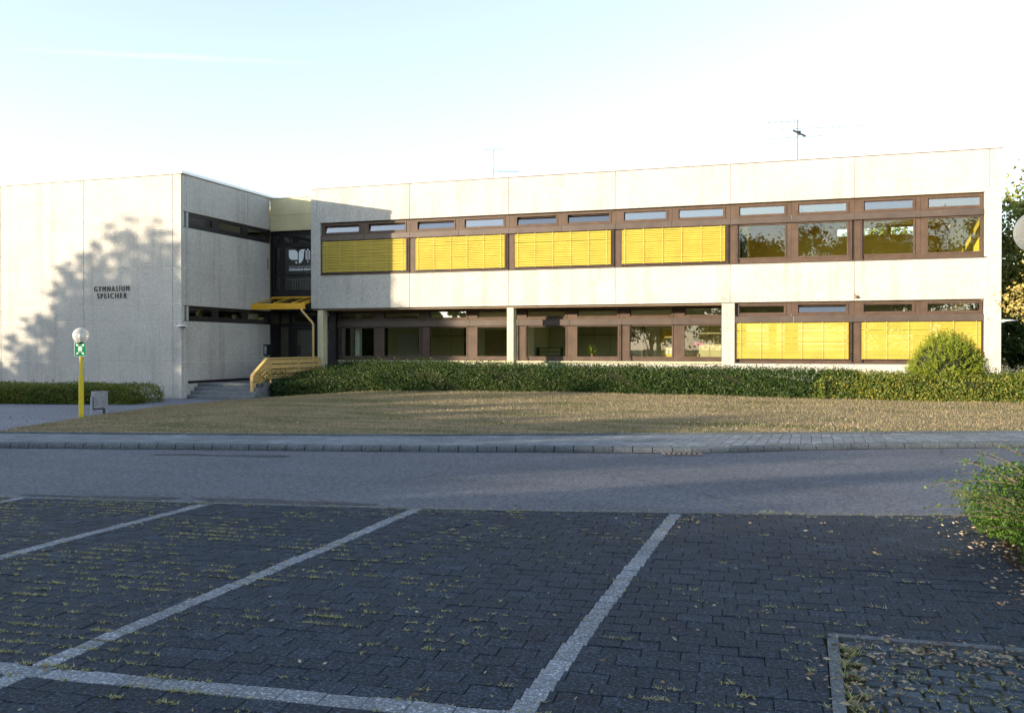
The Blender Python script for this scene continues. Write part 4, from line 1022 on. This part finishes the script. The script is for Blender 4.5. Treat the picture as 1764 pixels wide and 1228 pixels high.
# ---------------------------------------------------------------- hedges and shrubs
def hedge(name, xs, yf, z0, ztf, ztb, dep, n, size, mat, label, axis_n=None, rough=.09, cat='hedge'):
    "clipped hedge: dense shell of leaves over a dark twiggy core"
    xs = np.array(xs, float); L = xs[-1] - xs[0]
    cl = lambda q, arr: interp(q, xs, arr)
    bump_ = lambda x, s: .5 * np.sin(x * 2.1 + s) + .3 * np.sin(x * 5.3 + s * 2.2) + .2 * np.sin(x * 11.7 + s * 3)
    x = rng.uniform(xs[0], xs[-1], n); kind = rng.uniform(0, 1, n)
    y = np.empty(n); z = np.empty(n); Nn = np.zeros((n, 3))
    f = kind < .5; t = rng.uniform(0, 1, n)
    zf, zb, d, yy, zz = cl(x, ztf), cl(x, ztb), cl(x, dep), cl(x, yf), cl(x, z0)
    dispf = bump_(x + t * 1.5, 1) * rough + rng.normal(0, rough * .45, n)
    curve = .16 * np.clip(t, 0, 1) ** 4
    y[f] = (yy + curve * 1.0 - dispf * .8)[f]; z[f] = (zz + (zf - zz) * t)[f] ; Nn[f] = (0, -1, .2)
    b = kind > .88; y[b] = (yy + d + dispf)[b]; z[b] = (zz + (zb - zz) * t)[b]; Nn[b] = (0, 1, .2)
    tp = ~(f | b); y[tp] = (yy + .08 + (d - .08) * t)[tp]
    dz = bump_(x * 1.3 + t * 3, 4) * rough * .7 + rng.normal(0, rough * .4, n)
    z[tp] = (zf + (zb - zf) * t + dz + np.where(rng.uniform(0, 1, n) < .03, rng.uniform(0, .13, n), 0))[tp]; Nn[tp] = (0, 0, 1)
    # ends
    e = rng.uniform(0, 1, n) < .05; x[e] = (np.where(rng.uniform(0, 1, n) < .5, xs[0], xs[-1]) + 0)[e]; x[e] += (np.sign(xs.mean() - x[e])) * rng.uniform(0, .3, n)[e]
    y[e] = (yy + d * rng.uniform(0, 1, n))[e]; z[e] = (zz + (zf - zz) * t)[e]
    ed = np.minimum(x - xs[0], xs[-1] - x); k_ = np.clip(1 - ed / .45, 0, 1); rr = np.sqrt(np.clip(1 - k_ ** 2, 0, 1)); yc = yy + d / 2
    y = yc + (y - yc) * (.25 + .75 * rr); z = zz + (z - zz) * (.45 + .55 * rr)
    V = leaf_verts(np.stack([x, y, z], 1), size, .6, 0, Nn, .7)
    c = Vector((float(xs.mean()), float(np.mean(yf)), 0))
    V -= np.array(c)
    o = np_mesh(name, V, 4, mat); o.location = c
    tag(o, label, cat)
    q = MB(); k = len(xs); ins = .05
    for i in range(k):
        q.v += [(xs[i] - c.x + (ins * 6 if i == 0 else -ins * 6 if i == k - 1 else 0), a - c.y, b_) for a, b_ in ((yf[i] + .06, z0[i] - .1), (yf[i] + .07, ztf[i] - .12), (yf[i] + .2, ztf[i] - .05), (yf[i] + dep[i] - .08, ztb[i] - .07), (yf[i] + dep[i] - .06, z0[i] - .1))]
    for i, sg in ((0, 1), (k - 1, -1)):
        ym = yf[i] + dep[i] / 2 - c.y
        for j in range(5):
            vx, vy, vz = q.v[i * 5 + j]; q.v[i * 5 + j] = (vx + sg * .15, ym + (vy - ym) * .5, z0[i] - .1 + (vz - z0[i] + .1) * .6)
    for i in range(k - 1):
        for j in range(4): q.f.append((i * 5 + j, i * 5 + j + 1, (i + 1) * 5 + j + 1, (i + 1) * 5 + j)); q.m.append(0)
    q.f += [(0, 1, 2, 3, 4), tuple((k - 1) * 5 + j for j in range(5))]; q.m += [0, 0]
    q.build('twigs', M['hedge_core'], o)
    return o
M['hedge_core'] = simple('dark hedge twigs', (.02, .024, .012), 1, 0, .4, 30, .1)
hx = [-16.9, -16.2, -15.3, -14.3, -12.5, -10.5, -8, -6.5, -4, -1.5, 1.5]
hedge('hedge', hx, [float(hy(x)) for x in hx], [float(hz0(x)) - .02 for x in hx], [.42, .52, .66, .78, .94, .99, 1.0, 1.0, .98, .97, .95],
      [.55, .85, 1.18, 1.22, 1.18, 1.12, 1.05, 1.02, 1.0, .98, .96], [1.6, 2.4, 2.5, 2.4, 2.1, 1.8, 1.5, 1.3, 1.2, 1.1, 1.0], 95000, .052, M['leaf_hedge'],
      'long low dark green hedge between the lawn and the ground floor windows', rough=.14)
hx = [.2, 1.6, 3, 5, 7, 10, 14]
hedge('hedge', hx, [float(hy(x)) for x in hx], [float(hz0(x)) - .02 for x in hx], [.93, .90, .88, .88, .9, .9, .9], [.95, .93, .9, .95, 1.0, 1.0, 1.0], [1.0, 1.1, 1.2, 1.4, 1.6, 1.6, 1.6], 64000, .056, M['leaf_painted_sun'],
      'right end of the long hedge, sunlight painted into its yellow green leaf colour', rough=.11)
# left hedge along the path: runs to the left and away from the viewer
hx = [-27, -24, -21.6, -20.0, -18.35]
o = hedge('hedge', hx, [20.9] * 5, [0.0] * 5, [.5, .5, .5, .5, .46], [.52, .52, .52, .52, .48], [2.1, 2.1, 2.1, 2.1, 1.7], 30000, .05, M['leaf_hedge2'], 'low rounded hedge below the lettered wall on the left', rough=.07)
o.rotation_euler = (0, 0, R(12)); o.location.y -= .1; o.location.x += .25
m = MB(); m.box(-21.0, -18.2, 19.5, 24.5, -.02, .02)

def conifer_shrub(x, y, z, rx, h, n, label):
    e = empty('yew_bush', (x, y, z), label, 'bush')
    P = []; Nn = []
    q = MB()
    segs = []
    for k in range(1300):
        th = random.uniform(0, 2 * PI); ph = math.asin(random.uniform(-.25, 1)); rr = random.uniform(.86, 1.06)
        d = Vector((math.cos(th) * math.cos(ph) * rx, math.sin(th) * math.cos(ph) * rx, max(.02, math.sin(ph) * h * .8 + h * .22)))
        d = Vector((d.x * rr, d.y * rr, d.z * (.85 + .15 * rr)))
        base = Vector((d.x * .45, d.y * .45, d.z * .5))
        dirn = (d - base).normalized() + Vector((0, 0, random.uniform(-.1, .25)))
        L = (d - base).length
        for s in range(46):
            t = s / 45; p = base + dirn * L * t
            for side in (-1, 1):
                P.append(p + Vector((random.gauss(0, .02), random.gauss(0, .02), random.gauss(0, .015)))); Nn.append((d.x, d.y, .8))
    P = np.array(P)
    o = np_mesh('foliage', leaf_verts(P, .05, .3, 0, np.array(Nn) * .5, .6), 4, M['leaf_yew'], parent=e)
    bm = bmesh.new(); bmesh.ops.create_icosphere(bm, subdivisions=3, radius=1); q.frombm(bm, 0, Matrix.Translation((0, 0, h * .45)) @ Matrix.Diagonal((rx * .78, rx * .78, h * .47, 1))); bm.free()
    q.build('core', M['hedge_core'], e)
conifer_shrub(3.5, 25.75, .45, 1.0, 1.5, 0, 'rounded bright green yew bush rising from the hedge before the right blinds')

def low_shrub(name, x, y, rx, ry, h, n, size, mat, label, twigs=70):
    e = empty(name, (x, y, 0), label, 'shrub')
    P = []; Nn = []
    th = rng.uniform(0, 2 * PI, n); ph = np.arcsin(rng.uniform(0, 1, n)); rr = rng.uniform(.45, 1.04, n) ** .6
    lump = 1 + .16 * np.sin(th * 3 + 1) + .1 * np.sin(th * 7 + ph * 5) + .08 * np.sin(ph * 9 + th * 4)
    P = np.stack([np.cos(th) * np.cos(ph) * rx * rr * lump, np.sin(th) * np.cos(ph) * ry * rr * lump, np.sin(ph) * h * rr * lump + .04], 1)
    Nn = P / np.array([rx, ry, h]) + np.array([0, 0, .4])
    Q = []; q = MB()
    for k in range(twigs):
        a = random.uniform(0, 2 * PI); L = random.uniform(.3, .75); st_ = Vector((math.cos(a) * rx * .8, math.sin(a) * ry * .8, random.uniform(.25, .85) * h))
        d = Vector((math.cos(a), math.sin(a), random.uniform(.15, .75))).normalized(); pts = [st_ + d * L * t + Vector((0, 0, -.25 * L * t * t)) for t in (0, .35, .7, 1)]
        q.tube(pts, [.005, .004, .003, .0015], 4)
        for s in range(int(L * 70)):
            t = random.random(); p = st_ + d * L * t + Vector((0, 0, -.25 * L * t * t)); Q.append(p + Vector((random.gauss(0, .02), random.gauss(0, .02), random.gauss(0, .015))))
    q.build('twigs', M['bark'], e)
    P = np.concatenate([P, np.array(Q)]); Nn = np.concatenate([Nn, np.tile([0, 0, 1.0], (len(Q), 1))])
    np_mesh('leaves', leaf_verts(P, size, .6, 0, Nn, .6), 4, mat, parent=e)
    q = MB(); bm = bmesh.new(); bmesh.ops.create_icosphere(bm, subdivisions=3, radius=1); q.frombm(bm, 0, Matrix.Diagonal((rx * .62, ry * .62, h * .6, 1))); bm.free(); q.build('core', M['hedge_core'], e)
low_shrub('arching_shrub', 2.62, 8.3, 1.2, 1.5, .66, 120000, .030, M['leaf_shrub'], 'low spreading green shrub with arching twigs at the right edge of the car park', 150)
m = MB(); pts = [(1.55 + .1 * math.sin(k), 9.4 - k * .35, .006) for k in range(9)] + [(6, 6.4, .006), (6, 10.5, .006), (2, 9.9, .006)]
m.add(pts, [tuple(range(len(pts)))]); struct(m.build('planting_bed', M['soil']))
n = 800; P = np.stack([1.55 + np.abs(rng.normal(0, .5, n)), rng.uniform(6.2, 9.3, n), np.full(n, .015)], 1); P[:, 0] -= rng.uniform(0, .45, n)
P2 = np.stack([rng.uniform(-4, 2, 200), rng.uniform(3, 9, 200), np.full(200, .012)], 1)
P3 = np.stack([rng.normal(.75, .28, 210), rng.normal(5.25, .12, 210), np.full(210, .015)], 1); P4 = np.stack([rng.normal(.3, .12, 160), rng.normal(4.7, .35, 160), np.full(160, .015)], 1)
o = np_mesh('leaf_litter', leaf_verts(np.concatenate([P, P2, P3, P4]), .038, .35, .9), 4, M['leaf_dry']); tag(o, 'brown leaf litter and bark scraps beside the shrub and setts', 'leaf litter', kind='stuff')

# weeds in the paving joints
T = []
def tuft(x, y, n, h, z=0.0):
    a = np.tile([x, y, z], (n, 1)) + np.concatenate([rng.normal(0, h * .22, (n, 2)), np.zeros((n, 1))], 1)
    T.append(blades(a, h, .0055 + h * .04, 1.0))
cnt = 0
while cnt < 4300:
    x = random.uniform(-14, 2.2); y = random.uniform(2.6, 9.6)
    if y > edge_y(x) - .05: continue
    nz_ = math.sin(x * 2.3 + 1.7 * math.sin(y * 1.9)) * math.sin(y * 2.9 + 1.3 * math.sin(x * 1.1 + 2)) + .5 * math.sin(x * 6.1 + y * 3.3) * math.sin(y * 7.3)
    if nz_ < random.uniform(-.55, .65): continue
    dens = .30 + .75 * (x < -2.2) * (math.sin(x * .9 + 1) * math.sin(y * 1.1) > -.3) + .2 * math.sin(x * 2.1) * math.sin(y * 2.7) - .05 * (x > -1.2)
    if random.random() > dens: continue
    # snap to the nearest bed joint
    v = -x * sr_ + y * cr_; u = x * cr_ + y * sr_; v = round(v / RH) * RH; x, y = uv2xy(u, v)
    big = random.random() < .12
    left = x < -2.6
    if random.random() < (.12 if left else .5): tuft(x, y, 6, random.uniform(.008, .016))
    else:
        L = random.uniform(.008, .04); k = int(3 + L * 130)
        for _ in range(k):
            du = random.uniform(-L, L); px_, py_ = x + du * cr_ + random.gauss(0, .008), y + du * sr_ + random.gauss(0, .009); tuft(px_, py_, 3, random.uniform(.014, .03) * (1.35 if big else 1))
    cnt += 1
for k in range(340):
    x = random.uniform(-14, 3); tuft(x, float(edge_y(x)) + random.uniform(-.05, .03), 10, random.uniform(.015, .045))
for k in range(10): tuft(-.28 + random.gauss(0, .12), 9.27, 9, random.uniform(.03, .08))
for k in range(420):
    x = random.uniform(.16, 1.6); y = 5.36 - random.random() * 2; tuft(x, y, 7, random.uniform(.012, .03))
for k in range(26): tuft(.22 + random.gauss(0, .05), random.uniform(4.2, 5.3), 18, random.uniform(.03, .06))
for k in range(500):
    x = random.uniform(-14, 6); yy = float(kerb_y(x)) + random.choice([.0, .17, 1.1 + random.random() * .3, random.uniform(.2, 1.3)]); tuft(x, yy, 6, .018, .078 if yy > kerb_y(x) + .1 else -.02)
for k in range(600):
    x = random.uniform(-13.5, 8); tuft(x, float(back_y(x)) + .03, 9, .05, .09)
o = np_mesh('weeds', np.concatenate(T), 3, M['weed']); tag(o, 'weeds and dry grass tufts growing in the paving joints', 'weeds', kind='stuff')

# ---------------------------------------------------------------- trees
def crown_mesh(name, n, r, h, size, mat, seed, clumps=60, spread=.26, fill=.25):
    rg = np.random.default_rng(seed)
    th = rg.uniform(0, 2 * PI, clumps); ct = rg.uniform(-1, 1, clumps); st_ = np.sqrt(1 - ct ** 2); rad = rg.uniform(fill, 1, clumps) ** .5
    C = np.stack([np.cos(th) * st_ * rad * r, np.sin(th) * st_ * rad * r, ct * rad * h / 2], 1) * .84
    S = rg.uniform(.6, 1.3, clumps) * spread * r
    idx = rg.integers(0, clumps, n); d = rg.normal(size=(n, 3)); d /= np.linalg.norm(d, axis=1, keepdims=True)
    P = C[idx] + d * (S[idx] * np.abs(rg.normal(0, .75, n)))[:, None] * np.array([1, 1, .75])
    return P, C
protos = {}
def tree(x, y, h, r, base, label, mat='leaf_tree', n=9000, size=.28, seed=1, group=None, clumps=70, zs=1.0, rz=0, name='tree', rough_only=False, fill=.25, spread=.26):
    e = empty(name, (x, y, 0), label, 'tree', group, rz)
    key = (mat, n, size, seed, round(r / h, 1))
    ch = h - base
    P, C = crown_mesh('crown', n, r, ch, size, M[mat], seed, clumps, spread, fill)
    P[:, 2] += base + ch / 2; P = P[P[:, 2] > .05]
    q = MB(); q.tube([(0, 0, -.1), (.05, .0, base * .6 + .3), (.0, .05, base + ch * .35), (.02, .02, base + ch * .75)], [h * .022, h * .018, h * .012, h * .003], 9)
    for k in range(0, len(C), 4):
        c = C[k]; z0_ = base + ch * random.uniform(.0, .45); q.tube([(0, 0, z0_), (c[0] * .5, c[1] * .5, (z0_ + c[2] + base + ch / 2) / 2 + .1), (c[0], c[1], c[2] + base + ch / 2)], [h * .007, h * .005, h * .0015], 5)
    q.build('trunk', M['bark'], e)
    np_mesh('crown', leaf_verts(P, size, .6), 4, M[mat], parent=e)
    return e
# the sun side: u across the sun's direction, s towards the facade
S_ = (.7722, .6353); U_ = (-.6353, .7722)
def sunpt(a, q): return (a * S_[0] + q * U_[0], a * S_[1] + q * U_[1])
row = [ # a, q, height, radius, base
 (-28, 32.1, 10.3, 1.7, 3.0), (-29, 31.5, 9.9, 1.0, 3.2), (-29, 32.6, 7.6, 2.0, .4), (-28, 34.3, 6.9, 1.6, .6), (-28, 33.5, 9.0, 1.1, 2.5), (-29, 37.0, 8.9, 1.3, .8), (-31, 35.6, 4.6, 1.7, .2), (-31, 38.8, 6.2, 1.8, .4), (-31, 42.5, 5.8, 2.2, .4),
 (-33, 29.5, 6.3, 2.2, .2), (-31, 26.8, 6.3, 2.0, .1), (-30, 24.2, 6.5, 2.1, .1), (-32, 21.4, 6.3, 2.2, .1), (-30, 18.6, 5.4, 2.0, .1),
 (-29, 15.8, 5.8, 2.2, .1), (-31, 12.2, 6.0, 2.3, .1), (-29, 8.75, 5.8, 1.2, .1), (-31, 5.0, 5.6, 2.2, .1), (-30, 2.0, 6.2, 2.2, .1), (-30, -1, 7.6, 2.6, .3),
 (-30, -6, 9.5, 3.4, 1.2), (-27, -12, 11.0, 3.8, 1.6), (-31, -18, 12.0, 4.2, 1.8), (-27, -25, 11.2, 4.0, 1.6), (-32, -32, 12.6, 4.4, 1.8), (-28, -39, 11.5, 4.2, 1.6)]
for i, (a, q, h, r, b) in enumerate(row):
    x, y = sunpt(a, q)
    dense = q < 30 and q > -3
    tree(x, y, h, r, b, 'leafy tree across the car park behind the viewer', n=(9000 if q < 31 else 13000) if r < 3 else 14000, size=(.24 if q < 31 else .15) if r < 3 else .30, seed=20 + i, group='trees behind the viewer', clumps=60 if q < 31 or q > 40 else 240, fill=.05 if dense else .15, spread=.26 if q < 31 else .12)
for i, (x, y, h, r_) in enumerate([(-14.5, -30, 12.0, 4.4), (-6.8, -28, 14.6, 4.6), (-1.2, -29.5, 15.0, 4.3), (4.6, -27, 13.4, 4.2), (9.4, -29, 15.2, 4.4), (15.4, -28, 14.8, 4.6)]):
    tree(x, y, h, r_, .3, 'leafy tree across the car park behind the viewer', n=22000, size=.30, seed=70 + i, group='trees behind the viewer', clumps=70, fill=.1)
for i in range(14):  # out of view thicket, added to stop low sun leaking under the trees
    q0 = -7 + i * 3.05; P = []
    n = 9000; hgt = [4.3, 4.4, 4.5, 4.4, 4.25, 4.02, 4.5, 4.5, 4.6, 4.6, 4.5, 4.4, 4.5, 4.0][i]
    qq = rng.uniform(-.2, 3.25, n); aa = rng.uniform(-1.0, 1.0, n); top = hgt + (.06 if i in (4, 5) else .25) * np.sin(qq * 4 + i) + .06 * np.sin(qq * 11)
    zz = rng.uniform(0, 1, n) ** .8 * top * np.sqrt(1 - .3 * aa ** 2)
    cx, cy = sunpt(-27.5, q0 + 1.5)
    P = np.stack([(aa) * S_[0] + (qq - 1.5) * U_[0], (aa) * S_[1] + (qq - 1.5) * U_[1], zz], 1)
    e = empty('bush', (cx, cy, 0), 'broad dense bush added out of view behind the viewer to block low sun', 'bush', 'added sun blocking bushes behind the viewer')
    np_mesh('foliage', leaf_verts(P, .34, .7), 4, M['leaf_tree'], parent=e)
# right side trees in view
tree(8.2, 37.5, 8.3, 3.2, .4, 'tall light green tree behind the right end of the building', 'leaf_light', 46000, .17, 5, clumps=150)
tree(3.5, 47.0, 8.6, 3.4, .6, 'leafy tree behind the building seen through its upper windows', 'leaf_light', 12000, .2, 9, clumps=80)
tree(11.5, 44.0, 7.2, 3.4, .4, 'dark leafy tree farther back at the right edge', 'leaf_tree', 16000, .2, 6, clumps=90)
tree(7.2, 31.5, 3.6, 1.7, .1, 'dark green bush in the shade behind the right corner of the building', 'leaf_tree', 14000, .13, 8, clumps=60, name='bush', fill=.05)
tree(5.95, 24.3, 4.7, 1.65, 1.4, 'young tree with pale yellow autumn leaves at the right edge', 'leaf_autumn', 5200, .085, 11, clumps=46, fill=.1)
print('objects', len(scene.objects))
